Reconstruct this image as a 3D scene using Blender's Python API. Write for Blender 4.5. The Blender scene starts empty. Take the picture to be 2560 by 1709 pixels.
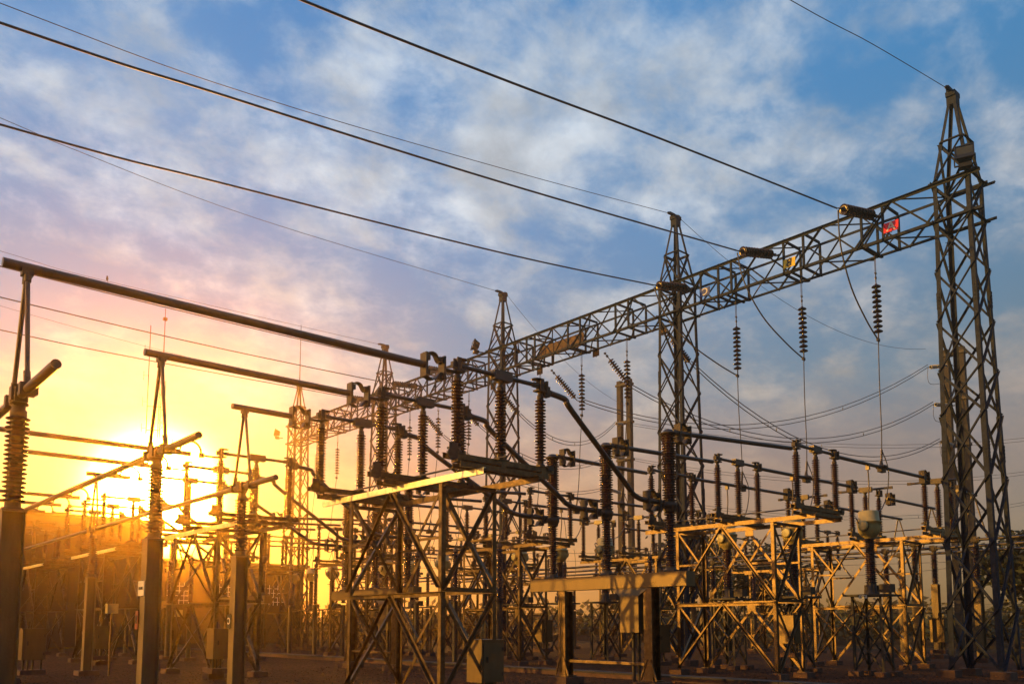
import bpy, math, random
from mathutils import Vector, Matrix
S = bpy.context.scene
C = S.collection
rad = math.radians

# ------------------------------------------------------------------ camera
FPX, YP, PITCH, HEAD, EYE = 2134.0, 1333.0, 6.072, 41.219, 1.6     # heading is degrees clockwise from +Y
cd = bpy.data.cameras.new('camera'); cam = bpy.data.objects.new('camera', cd); C.objects.link(cam)
cd.sensor_fit = 'HORIZONTAL'; cd.sensor_width = 36.0
cd.lens = FPX/2560*36.0
cd.shift_y = (YP-854.5)/2560
cd.clip_start = 0.1; cd.clip_end = 3000
cam.location = (0, 0, EYE)
cam.rotation_euler = (rad(90+PITCH), 0, rad(-HEAD))
S.camera = cam
S.render.resolution_x, S.render.resolution_y = 1024, 683

# ------------------------------------------------------------------ light
SUN_TO = Vector((-0.87, 0.45, 0.18)).normalized()       # towards the sun that rakes the left-hand faces
sd = bpy.data.lights.new('sun', 'SUN'); sd.energy = 4.2; sd.angle = rad(0.6); sd.color = (1.0, 0.50, 0.07)
sun = bpy.data.objects.new('sun', sd); C.objects.link(sun)
sun.rotation_euler = SUN_TO.to_track_quat('Z', 'Y').to_euler()
S.view_settings.view_transform = 'Standard'; S.view_settings.look = 'None'
S.view_settings.exposure = 0.0; S.view_settings.gamma = 1.0

W = bpy.data.worlds.new('World'); S.world = W; W.use_nodes = True
def build_world():
    nt = W.node_tree; N = nt.nodes; L = nt.links; N.clear()
    def n(t, **k):
        a = N.new(t)
        for q, v in k.items(): setattr(a, q, v)
        return a
    def M(op, a, b=None, c=None, clamp=False):
        m = n('ShaderNodeMath', operation=op); m.use_clamp = clamp
        for i, v in enumerate((a, b, c)):
            if v is None: continue
            if isinstance(v, (int, float)): m.inputs[i].default_value = v
            else: L.new(v, m.inputs[i])
        return m.outputs[0]
    def V(op, a, b=None):
        m = n('ShaderNodeVectorMath', operation=op)
        for i, v in enumerate((a, b)):
            if v is None: continue
            if isinstance(v, (tuple, list, Vector)): m.inputs[i].default_value = tuple(v)
            else: L.new(v, m.inputs[i])
        return m
    def mix(f, a, b, blend='MIX'):
        m = n('ShaderNodeMix', data_type='RGBA', blend_type=blend)
        for i, v in ((0, f), (6, a), (7, b)):
            if isinstance(v, (int, float)): m.inputs[i].default_value = v
            elif isinstance(v, tuple): m.inputs[i].default_value = (*v, 1)
            else: L.new(v, m.inputs[i])
        return m.outputs[2]
    def ramp(f, pts):
        r = n('ShaderNodeValToRGB'); e = r.color_ramp.elements
        while len(e) < len(pts): e.new(0.5)
        for k, (p, c) in enumerate(pts):
            e[k].position = p; e[k].color = (*c, 1)
        L.new(f, r.inputs[0]); return r.outputs[0]
    tc = n('ShaderNodeTexCoord')
    d = V('NORMALIZE', tc.outputs['Generated']).outputs[0]
    sp = n('ShaderNodeSeparateXYZ'); L.new(d, sp.inputs[0]); dz = sp.outputs[2]
    el = M('MULTIPLY', M('ARCSINE', dz), 180/math.pi)
    elr = M('DIVIDE', el, 60.0, clamp=True)
    # clear sky: dusty orange at the horizon, mauve, then blue
    base = ramp(elr, [(0.0, (.13, .035, .000)), (.045, (.18, .055, .000)), (.10, (.22, .085, .022)), (.17, (.19, .12, .13)),
                      (.26, (.07, .19, .34)), (.40, (.045, .21, .47)), (.56, (.015, .20, .50)), (1.0, (.01, .13, .42))])
    # clouds: two layers of noise on a plane above
    den = M('ADD', M('MAXIMUM', dz, 0.0), 0.34)
    px = M('DIVIDE', sp.outputs[0], den); py = M('DIVIDE', sp.outputs[1], den)
    cb = n('ShaderNodeCombineXYZ'); L.new(px, cb.inputs[0]); L.new(py, cb.inputs[1])
    pos = V('ADD', cb.outputs[0], (3.7, 8.1, 0.4)).outputs[0]
    mp = n('ShaderNodeMapping'); mp.inputs['Rotation'].default_value = (0, 0, rad(20)); mp.inputs['Scale'].default_value = (1.0, 1.1, 1)
    L.new(pos, mp.inputs[0])
    def noise(scale, detail, rough, dist=0.0, off=0.0):
        t = n('ShaderNodeTexNoise'); t.inputs['Scale'].default_value = scale; t.inputs['Detail'].default_value = detail
        t.inputs['Roughness'].default_value = rough; t.inputs['Distortion'].default_value = dist
        L.new(V('ADD', mp.outputs[0], (off, off*.7, 0)).outputs[0], t.inputs['Vector']); return t.outputs[0]
    big = noise(2.6, 2, .5, .1, CLOUD_OFF); mid = noise(8.5, 11, .58, .15, 11.0); fine = noise(24.0, 8, .62, .3, 5.0)
    cov = M('ADD', M('MULTIPLY', big, .36), M('ADD', M('MULTIPLY', mid, .56), M('MULTIPLY', fine, .14)))
    # where the bright banks lie (directions in the sky)
    def bank(v, w):
        dt = V('DOT_PRODUCT', d, Vector(v).normalized()).outputs['Value']
        return M('POWER', M('MAXIMUM', dt, 0.0), w)
    mask = n('ShaderNodeMapRange', interpolation_type='SMOOTHSTEP'); L.new(cov, mask.inputs[0])
    mask.inputs[1].default_value = .455; mask.inputs[2].default_value = .69
    veil = n('ShaderNodeMapRange', interpolation_type='SMOOTHSTEP'); L.new(M('ADD', M('MULTIPLY', big, .7), M('MULTIPLY', mid, .3)), veil.inputs[0])
    veil.inputs[1].default_value = .40; veil.inputs[2].default_value = .72
    ccol = ramp(elr, [(0.0, (.18, .06, .01)), (.07, (.26, .11, .035)), (.14, (.36, .22, .13)), (.24, (.44, .43, .40)), (.40, (.54, .61, .68)), (.65, (.58, .66, .74)), (1, (.6, .7, .8))])
    vcol = ramp(elr, [(0.0, (.16, .05, .004)), (.10, (.28, .12, .05)), (.20, (.29, .25, .25)), (.4, (.24, .39, .60)), (1, (.16, .38, .66))])
    sky = mix(M('MULTIPLY', veil.outputs[0], .5), base, vcol)
    lit = n('ShaderNodeMapRange'); L.new(noise(7.0, 9, .6, .2, 23.0), lit.inputs[0]); lit.inputs[1].default_value = .35; lit.inputs[2].default_value = .68; lit.inputs[3].default_value = .66; lit.inputs[4].default_value = 1.25
    cl3 = n('ShaderNodeCombineXYZ'); [L.new(lit.outputs[0], cl3.inputs[q]) for q in range(3)]
    sky = mix(M('MULTIPLY', mask.outputs[0], .92), sky, mix(1.0, ccol, cl3.outputs[0], 'MULTIPLY'))
    # the sky dims towards the side away from the low sun
    hv = V('NORMALIZE', V('MULTIPLY', d, (1, 1, 0)).outputs[0]).outputs[0]
    hd = M('MAXIMUM', V('DOT_PRODUCT', hv, Vector((GLOW.x, GLOW.y, 0)).normalized()).outputs['Value'], 0.0)
    dim = M('SUBTRACT', 1.0, M('MULTIPLY', M('MULTIPLY', M('SUBTRACT', 1.0, hd), 2.1), M('POWER', math.e, M('MULTIPLY', M('MAXIMUM', el, 0.0), -1/16.0))), clamp=True)
    cd_ = n('ShaderNodeCombineXYZ'); L.new(dim, cd_.inputs[0]); L.new(M('POWER', dim, 1.7), cd_.inputs[1]); L.new(M('POWER', dim, 2.2), cd_.inputs[2])
    sky = mix(1.0, sky, cd_.outputs[0], 'MULTIPLY')
    # glow of the low sun behind the left part of the yard
    g = GLOW
    dt = V('DOT_PRODUCT', d, g).outputs['Value']
    th = M('MULTIPLY', M('ARCCOSINE', M('MINIMUM', dt, 0.99999)), 180/math.pi)
    def ex(w, p=1.0):
        return M('POWER', math.e, M('MULTIPLY', M('POWER', M('DIVIDE', th, w), p), -1.0))
    def lobe(w, amp, col, p=1.0):
        m = n('ShaderNodeMix', data_type='RGBA'); m.blend_type = 'MIX'
        m.inputs[6].default_value = (0, 0, 0, 1); m.inputs[7].default_value = tuple(c*amp for c in col)+(1,)
        m.clamp_factor = True; L.new(ex(w, p), m.inputs[0]); return m.outputs[2]
    band = M('MULTIPLY', M('POWER', hd, 5.0), M('POWER', math.e, M('MULTIPLY', M('MAXIMUM', el, 0.0), -1/9.0)))
    bm = n('ShaderNodeMix', data_type='RGBA'); bm.inputs[6].default_value = (0, 0, 0, 1); bm.inputs[7].default_value = (.85, .40, .09, 1); L.new(band, bm.inputs[0])
    tot = mix(1.0, sky, bm.outputs[2], 'ADD')
    for l in (lobe(13.0, .20, (1, .74, .05)), lobe(4.5, .7, (1, .78, .22), 1.5), lobe(CORE_W, CORE_A, (1, .40, .025), 2.0)):
        m = mix(1.0, tot, l, 'ADD'); tot = m
    bg = n('ShaderNodeBackground'); L.new(tot, bg.inputs[0]); bg.inputs[1].default_value = 1.0
    st = n('ShaderNodeTexSky', sky_type='NISHITA'); st.sun_disc = False
    st.sun_elevation = math.asin(SUN_TO.z); st.sun_rotation = math.atan2(SUN_TO.x, SUN_TO.y)
    b2 = n('ShaderNodeBackground'); L.new(st.outputs[0], b2.inputs[0]); b2.inputs[1].default_value = 0.05
    ad = n('ShaderNodeAddShader'); L.new(bg.outputs[0], ad.inputs[0]); L.new(b2.outputs[0], ad.inputs[1])
    ls = n('ShaderNodeTexCoord')
    # nothing but ground lies below the horizon
    dark = n('ShaderNodeBackground'); dark.inputs[0].default_value = (.02, .008, .002, 1)
    ms = n('ShaderNodeMixShader'); L.new(M('GREATER_THAN', dz, -0.02), ms.inputs[0]); L.new(dark.outputs[0], ms.inputs[1]); L.new(ad.outputs[0], ms.inputs[2])
    out = n('ShaderNodeOutputWorld'); L.new(ms.outputs[0], out.inputs[0])
CLOUD_OFF = 2.0
GLOW = Vector((0.311, 0.939, 0.140)).normalized(); CORE_W, CORE_A = 2.0, 1350.0
build_world()
try:
    W.cycles.sampling_method = 'MANUAL'; W.cycles.sample_map_resolution = 1024
except Exception: pass

# ------------------------------------------------------------------ materials
def mat(name, col, rough=.6, metal=0.0, var=.25, scale=3.0, bump=0.0, bscale=40.0, col2=None, streak=None, spec=None):
    m = bpy.data.materials.new(name); m.use_nodes = True; nt = m.node_tree; N = nt.nodes; L = nt.links
    b = N['Principled BSDF']; b.inputs['Roughness'].default_value = rough; b.inputs['Metallic'].default_value = metal
    if spec is not None: b.inputs['Specular IOR Level'].default_value = spec
    tc = N.new('ShaderNodeTexCoord'); mp = N.new('ShaderNodeMapping'); L.new(tc.outputs['Object'], mp.inputs[0])
    if streak: mp.inputs['Scale'].default_value = streak
    t = N.new('ShaderNodeTexNoise'); t.inputs['Scale'].default_value = scale; t.inputs['Detail'].default_value = 6; t.inputs['Roughness'].default_value = .65
    L.new(mp.outputs[0], t.inputs['Vector'])
    r = N.new('ShaderNodeValToRGB'); r.color_ramp.elements[0].position = .32; r.color_ramp.elements[1].position = .68
    c2 = col2 or tuple(c*(1+var) for c in col)
    r.color_ramp.elements[0].color = (*[c*(1-var) for c in col], 1); r.color_ramp.elements[1].color = (*c2, 1)
    L.new(t.outputs[0], r.inputs[0]); L.new(r.outputs[0], b.inputs['Base Color'])
    rr = N.new('ShaderNodeMapRange'); rr.inputs[3].default_value = max(.05, rough-.12); rr.inputs[4].default_value = min(1, rough+.12)
    L.new(t.outputs[0], rr.inputs[0]); L.new(rr.outputs[0], b.inputs['Roughness'])
    if bump:
        t2 = N.new('ShaderNodeTexNoise'); t2.inputs['Scale'].default_value = bscale; t2.inputs['Detail'].default_value = 4
        L.new(tc.outputs['Object'], t2.inputs['Vector'])
        bp = N.new('ShaderNodeBump'); bp.inputs['Strength'].default_value = bump; bp.inputs['Distance'].default_value = .05
        L.new(t2.outputs[0], bp.inputs['Height']); L.new(bp.outputs[0], b.inputs['Normal'])
    return m
GALV = mat('galvanised_steel', (.125, .085, .048), .38, .85, .5, 6.0, .12, 60)
GALV_LIT = mat('galvanised_steel_sunlit', (.95, .85, .6), .42, .9, .2, 7.0, .05, 30)  # same steel as the stands, with the beam's sun glare put into its colour
POSTM = mat('post_steel', (.17, .12, .06), .5, .35, .2, 6.0, .1, 40, streak=(1, 1, .25))
GALVD = mat('galvanised_steel_shaded', (.022, .028, .046), .7, 0, .5, 9.0, .15, 60, spec=.2)  # gantry steel darkened and cooled; its lack of sun is put into the colour
GALV2 = mat('weathered_steel', (.04, .034, .028), .6, .2, .4, 6.0, .2, 50, col2=(.07, .055, .042))
ALU = mat('dull_aluminium', (.085, .070, .062), .42, .6, .22, 5.0, streak=(1, 1, 1))
CAST = mat('cast_metal', (.065, .050, .038), .5, .5, .3, 12.0, .3, 80)
PORC = mat('brown_porcelain', (.030, .010, .007), .2, 0, .3, 5.0)
GLASS = mat('pale_glass_disc', (.42, .40, .34), .2, 0, .2, 8)
WIRE = mat('conductor', (.07, .07, .075), .5, .3, .2, 10)
CONC = mat('concrete', (.05, .042, .034), .9, 0, .3, 2.5, .5, 30)
FOOT = mat('concrete_footing', (.11, .06, .04), .95, 0, .3, 3, .6, 25)
CAB = mat('painted_cabinet', (.15, .105, .055), .45, .6, .15, 3.5, .05, 20, streak=(1, 1, .3))
CTPAINT = mat('cream_paint', (.40, .32, .13), .38, .0, .18, 4)
GRAVEL = None
RED = mat('red_sign', (.75, .008, .03), .45, 0, .1); YEL = mat('yellow_sign', (.85, .58, .02), .45, 0, .1)
BLU = mat('blue_sign', (.02, .045, .22), .45, 0, .1); RUSTS = mat('faded_sign', (.13, .075, .04), .8, 0, .4, 8)
WHT = mat('white_sign', (.62, .58, .5), .6, 0, .12); BLK = mat('black_paint', (.015, .014, .013), .5, 0, .1)
LEAF = mat('leaf', (.035, .045, .012), .7, 0, .4, 2); BARK = mat('bark', (.06, .045, .03), .9, 0, .3, 5, .5)
BRICKRED = mat('red_earth', (.10, .035, .02), .95, 0, .35, .4, .3, 3)
LENS = mat('lamp_glass', (.07, .075, .07), .12, .3, .1)
WALLP = mat('sheet_cladding', (.055, .038, .022), .85, 0, .12, .5, streak=(1, 1, .2))
WALLD = mat('dark_cladding', (.05, .04, .03), .8, 0, .2, .6)
WIN = mat('window_glass', (.04, .045, .05), .15, 0, .2, 2)
MASTR = mat('red_mast_paint', (.35, .05, .03), .6, 0, .2); BIRD = mat('bird_feather', (.02, .018, .016), .8)

def gravel(name, c1, c2, s1=14.0, s2=.25):
    m = bpy.data.materials.new(name); m.use_nodes = True; nt = m.node_tree; N = nt.nodes; L = nt.links
    b = N['Principled BSDF']; b.inputs['Roughness'].default_value = .95; b.inputs['Specular IOR Level'].default_value = .15
    tc = N.new('ShaderNodeTexCoord')
    v = N.new('ShaderNodeTexVoronoi'); v.inputs['Scale'].default_value = s1; L.new(tc.outputs['Object'], v.inputs['Vector'])
    t = N.new('ShaderNodeTexNoise'); t.inputs['Scale'].default_value = s2; t.inputs['Detail'].default_value = 8; L.new(tc.outputs['Object'], t.inputs['Vector'])
    r = N.new('ShaderNodeValToRGB'); r.color_ramp.elements[0].color = (*c1, 1); r.color_ramp.elements[1].color = (*c2, 1)
    r.color_ramp.elements[0].position = .3; r.color_ramp.elements[1].position = .7
    sx = N.new('ShaderNodeSeparateColor'); L.new(v.outputs['Color'], sx.inputs[0])
    ad = N.new('ShaderNodeMath'); ad.operation = 'MULTIPLY_ADD'; L.new(sx.outputs[0], ad.inputs[0]); ad.inputs[1].default_value = .55
    ad2 = N.new('ShaderNodeMath'); ad2.operation = 'MULTIPLY'; L.new(t.outputs[0], ad2.inputs[0]); ad2.inputs[1].default_value = .5
    L.new(ad2.outputs[0], ad.inputs[2]); L.new(ad.outputs[0], r.inputs[0]); L.new(r.outputs[0], b.inputs['Base Color'])
    bp = N.new('ShaderNodeBump'); bp.inputs['Strength'].default_value = 1.0; bp.inputs['Distance'].default_value = .06
    L.new(v.outputs['Distance'], bp.inputs['Height']); L.new(bp.outputs[0], b.inputs['Normal'])
    return m
GRAVEL = gravel('crushed_stone', (.005, .002, .001), (.085, .032, .016))
FIELD = gravel('field_grass', (.008, .006, .002), (.03, .02, .006), 3.0, .05)

# ------------------------------------------------------------------ mesh helpers
class MB:
    def __init__(s): s.v = []; s.f = []; s.sm = []
    def add(s, vs, fs, smooth=False):
        o = len(s.v); s.v += [tuple(x) for x in vs]
        for f in fs: s.f.append(tuple(i+o for i in f)); s.sm.append(smooth)
        return s
    def box(s, c, d, rz=0.0):
        hx, hy, hz = d[0]/2, d[1]/2, d[2]/2; cz, sz = math.cos(rz), math.sin(rz); vs = []
        for z in (-hz, hz):
            for x, y in ((-hx, -hy), (hx, -hy), (hx, hy), (-hx, hy)):
                vs.append((c[0]+x*cz-y*sz, c[1]+x*sz+y*cz, c[2]+z))
        return s.add(vs, [(3, 2, 1, 0), (4, 5, 6, 7), (0, 1, 5, 4), (1, 2, 6, 5), (2, 3, 7, 6), (3, 0, 4, 7)])
    def prof(s, p, q, pts, n=None, smooth=False):
        p, q = Vector(p), Vector(q); d = (q-p).normalized()
        n = Vector(n) if n else (Vector((0, 0, 1)) if abs(d.z) < .9 else Vector((1, 0, 0)))
        a = n.cross(d)
        if a.length < 1e-4: a = Vector((1, .3, 0)).cross(d)
        a.normalize(); b = d.cross(a); k = len(pts)
        vs = [e+a*x+b*y for e in (p, q) for x, y in pts]
        fs = [(i, (i+1) % k, (i+1) % k+k, i+k) for i in range(k)]
        s.add(vs, fs, smooth)
        return s.add(vs, [tuple(range(k-1, -1, -1)), tuple(range(k, 2*k))]) 
    def ang(s, p, q, w, n=None, t=None, sx=1, sy=1):    # steel angle; b axis lies along n
        t = t or max(.008, w*.13)
        pts = [(0, 0), (w, 0), (w, t), (t, t), (t, w), (0, w)]
        pts = [(x*sx, y*sy) for x, y in pts]
        if sx*sy < 0: pts.reverse()
        return s.prof(p, q, pts, n)
    def chan(s, p, q, w, h, n=None, t=.012):
        return s.prof(p, q, [(-w/2, -h/2), (w/2, -h/2), (w/2, -h/2+t), (-w/2+t, -h/2+t), (-w/2+t, h/2-t), (w/2, h/2-t), (w/2, h/2), (-w/2, h/2)], n)
    def bar(s, p, q, w, h=None, n=None):
        h = h or w
        return s.prof(p, q, [(-w/2, -h/2), (w/2, -h/2), (w/2, h/2), (-w/2, h/2)], n)
    def tube(s, path, r, n=10, cap=True):
        P = [Vector(p) for p in path]; rs = r if isinstance(r, (list, tuple)) else [r]*len(P)
        vs = []; pa = None
        for i, p in enumerate(P):
            d = (P[min(i+1, len(P)-1)]-P[max(i-1, 0)]).normalized()
            if pa is None:
                u = Vector((0, 0, 1)) if abs(d.z) < .9 else Vector((1, 0, 0)); a = u.cross(d).normalized()
            else:
                a = (pa-d*pa.dot(d))
                a = a.normalized() if a.length > 1e-6 else pa
            pa = a; b = d.cross(a)
            for k in range(n):
                t = 2*math.pi*k/n; vs.append(p+(a*math.cos(t)+b*math.sin(t))*rs[i])
        m = len(P)
        fs = [(i*n+k, i*n+(k+1) % n, (i+1)*n+(k+1) % n, (i+1)*n+k) for i in range(m-1) for k in range(n)]
        s.add(vs, fs, True)
        if cap: s.add(vs[:n], [tuple(range(n-1, -1, -1))]); s.add(vs[-n:], [tuple(range(n))])
        return s
    def lathe(s, base, pr, n=16, axis=(0, 0, 1), smooth=True):   # pr = [(r, h)...]
        ax = Vector(axis).normalized(); u = Vector((1, 0, 0)) if abs(ax.x) < .9 else Vector((0, 1, 0))
        a = ax.cross(u).normalized(); b = ax.cross(a); B = Vector(base); vs = []
        for r, h in pr:
            for k in range(n):
                t = 2*math.pi*k/n; vs.append(B+ax*h+(a*math.cos(t)+b*math.sin(t))*max(r, .0005))
        m = len(pr)
        fs = [(i*n+k, i*n+(k+1) % n, (i+1)*n+(k+1) % n, (i+1)*n+k) for i in range(m-1) for k in range(n)]
        s.add(vs, fs, smooth)
        return s.add(vs, [tuple(range(n-1, -1, -1)), tuple(range((m-1)*n, m*n))])
    def mesh(s, name, m):
        me = bpy.data.meshes.new(name); me.from_pydata(s.v, [], s.f); me.materials.append(m)
        me.polygons.foreach_set('use_smooth', s.sm); me.validate(); me.update()
        return me
def tag(o, label=None, cat=None, group=None, kind=None):
    if label: o['label'] = label
    if cat: o['category'] = cat
    if group: o['group'] = group
    if kind: o['kind'] = kind
    return o
def part(name, mb, m, parent=None, loc=(0, 0, 0), rot=(0, 0, 0)):
    me = mb if isinstance(mb, bpy.types.Mesh) else mb.mesh(name, m)
    o = bpy.data.objects.new(name, me); C.objects.link(o); o.parent = parent; o.location = loc; o.rotation_euler = rot
    return o
def parts(name, mb, m, parent, loc=(0, 0, 0), gap=.004):
    """one child object for each separate piece collected in mb"""
    n = len(mb.v); up = list(range(n))
    def find(a):
        while up[a] != a: up[a] = up[up[a]]; a = up[a]
        return a
    for f in mb.f:
        for b in f[1:]: up[find(f[0])] = find(b)
    box = {}
    for i, v in enumerate(mb.v):
        k = find(i); b = box.setdefault(k, [list(v), list(v)])
        for q in range(3): b[0][q] = min(b[0][q], v[q]); b[1][q] = max(b[1][q], v[q])
    ks = list(box); cl = {k: k for k in ks}
    def fc(a):
        while cl[a] != a: a = cl[a]
        return a
    for i, a in enumerate(ks):
        for b in ks[i+1:]:
            A, B = box[a], box[b]
            if all(A[0][q]-gap <= B[1][q] and B[0][q]-gap <= A[1][q] for q in range(3)): cl[fc(a)] = fc(b)
    grp = {}
    for f, sm in zip(mb.f, mb.sm): grp.setdefault(fc(find(f[0])), []).append((f, sm))
    out = []
    for fl in grp.values():
        x = MB(); mp = {}
        for f, sm in fl:
            for i in f:
                if i not in mp: mp[i] = len(x.v); x.v.append(mb.v[i])
            x.f.append(tuple(mp[i] for i in f)); x.sm.append(sm)
        out.append(part(name, x, m, parent, loc))
    return out
def thing(name, label, cat, loc=(0, 0, 0), group=None, rz=0.0):
    o = bpy.data.objects.new(name, None); C.objects.link(o); o.empty_display_size = .3
    o.location = loc; o.rotation_euler = (0, 0, rz)
    return tag(o, label, cat, group)
def solo(name, mb, m, label, cat, loc=(0, 0, 0), group=None):
    return tag(part(name, mb, m, None, loc), label, cat, group)
def struct(name, mb, m, kind='structure', loc=(0, 0, 0)):
    return tag(part(name, mb, m, None, loc), kind=kind)
KIDS = {}
def copy_tree(o, loc=None, label=None, parent=None, group=None):
    c = o.copy(); C.objects.link(c); c.parent = parent
    if loc is not None: c.location = loc
    if label: c['label'] = label
    if group: c['group'] = group
    for ch in o.children: copy_tree(ch, parent=c)
    return c

def ins_profile(h, rc, rs, n, droop=.35):
    p = h/n; pr = [(rc*1.05, 0)]
    for i in range(n):
        z = i*p; r2 = rs if i % 2 == 0 else rs*.93
        pr += [(rc, z+p*.12), (r2, z+p*.38), (r2, z+p*.50), (rc, z+p*.86)]
    return pr+[(rc*1.05, h)]
MC = {}
def ins_mesh(h, rc, rs, n, seg=18):
    k = (h, rc, rs, n, seg)
    if k not in MC: MC[k] = MB().lathe((0, 0, 0), ins_profile(h, rc, rs, n), seg).mesh('porcelain_column', PORC)
    return MC[k]
def insulator(parent, loc, h, rc=.060, rs=.118, n=20, seg=18, cap=True, name='post_insulator'):
    o = part(name, ins_mesh(h, rc, rs, n, seg), None, parent, loc)
    if cap:
        k = ('cap', h, rc)
        if k not in MC:
            MC[k+(1,)] = MB().lathe((0, 0, -.10), [(rc*1.5, 0), (rc*1.5, .03), (rc*1.1, .04), (rc*1.1, .115), (.02, .116)], 14).mesh('metal_cap', CAST)
            m = MB().lathe((0, 0, h-.01), [(.02, 0), (rc*1.12, 0.001), (rc*1.12, .09), (rc*.8, .10), (rc*.8, .16), (rc*1.25, .165), (rc*1.25, .19)], 14)
            MC[k] = m.mesh('metal_cap', CAST)
        part('metal_cap', MC[k], None, o); part('metal_cap', MC[k+(1,)], None, o)
    return o
def sag(p, q, s, n=18):
    p, q = Vector(p), Vector(q)
    return [p.lerp(q, i/n)-Vector((0, 0, 4*s*(i/n)*(1-i/n))) for i in range(n+1)]
def smoothpts(P, n=6):
    P = [Vector(p) for p in P]; out = []
    for i in range(len(P)-1):
        a, b, c, d = P[max(i-1, 0)], P[i], P[i+1], P[min(i+2, len(P)-1)]
        for k in range(n):
            t = k/n; out.append(.5*((2*b)+(c-a)*t+(2*a-5*b+4*c-d)*t*t+(3*b-a-3*c+d)*t**3))
    return out+[P[-1]]

# ------------------------------------------------------------------ yard layout
P = 11.37                                   # bay pitch along +Y
Y1 = (12.85, 15.55, 18.20)                  # phase lines of the nearest bay
XB = (2.42, 5.15, 7.91)                     # near main bus tubes (run along Y)
ZT, ZB = 6.46, 4.66                         # feeder tube / bus tube heights
BAY = ['nearest bay', 'second bay back', 'third bay back', 'fourth bay back']
PH = ['right-hand phase', 'middle phase', 'left-hand phase']

# ground ------------------------------------------------------------
def ground():
    m = MB(); n = 96; R = 320.0
    vs = [(0, 0, 0)]+[(R*math.cos(2*math.pi*k/n), R*math.sin(2*math.pi*k/n), 0) for k in range(n)]
    m.add(vs, [(0, k+1, (k+1) % n+1) for k in range(n)])
    struct('ground', m, FIELD, loc=(0, 0, -.02))
    g = MB(); g.add([(-60, -30, 0), (52, -30, 0), (52, 59, 0), (-60, 59, 0)], [(0, 1, 2, 3)])
    struct('gravel_ground', g, GRAVEL)
    e = MB(); e.add([(64, -60, 0), (78, -60, 0), (78, 140, 0), (64, 140, 0)], [(0, 1, 2, 3)])
    struct('red_earth_strip', e, BRICKRED, loc=(0, 0, -.008))
ground()
random.seed(4)
st = MB()
for i in range(9000):
    a = random.random(); dd = 7+26*a**1.3; an = rad(HEAD)+rad(random.uniform(-38, 38)); x = math.sin(an)*dd; y = math.cos(an)*dd
    r = random.uniform(.018, .042); t = random.uniform(0, 6); ps = []
    for k in range(4): ps.append((x+r*math.cos(t+k*1.57)*random.uniform(.6, 1), y+r*math.sin(t+k*1.57)*random.uniform(.6, 1), 0))
    st.add(ps+[(x, y, r*random.uniform(.6, 1.0))], [(0, 1, 4), (1, 2, 4), (2, 3, 4), (3, 0, 4)])
struct('loose_stones', st, GRAVEL, 'stuff')

def trench(x, y0, y1):
    m = MB(); y = y0; i = 0
    while y < y1:
        m.box((x, y+.39, .145+(.004 if i % 3 == 0 else 0)), (.62, .77, .05)); y += .79; i += 1
    t = struct('cable_trench', m, CONC)
    s = MB(); s.box((x-.26, (y0+y1)/2, .06), (.09, y1-y0, .118)); s.box((x+.26, (y0+y1)/2, .06), (.09, y1-y0, .118))
    struct('trench_wall', s, FOOT)
trench(19.6, 4, 56)

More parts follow.
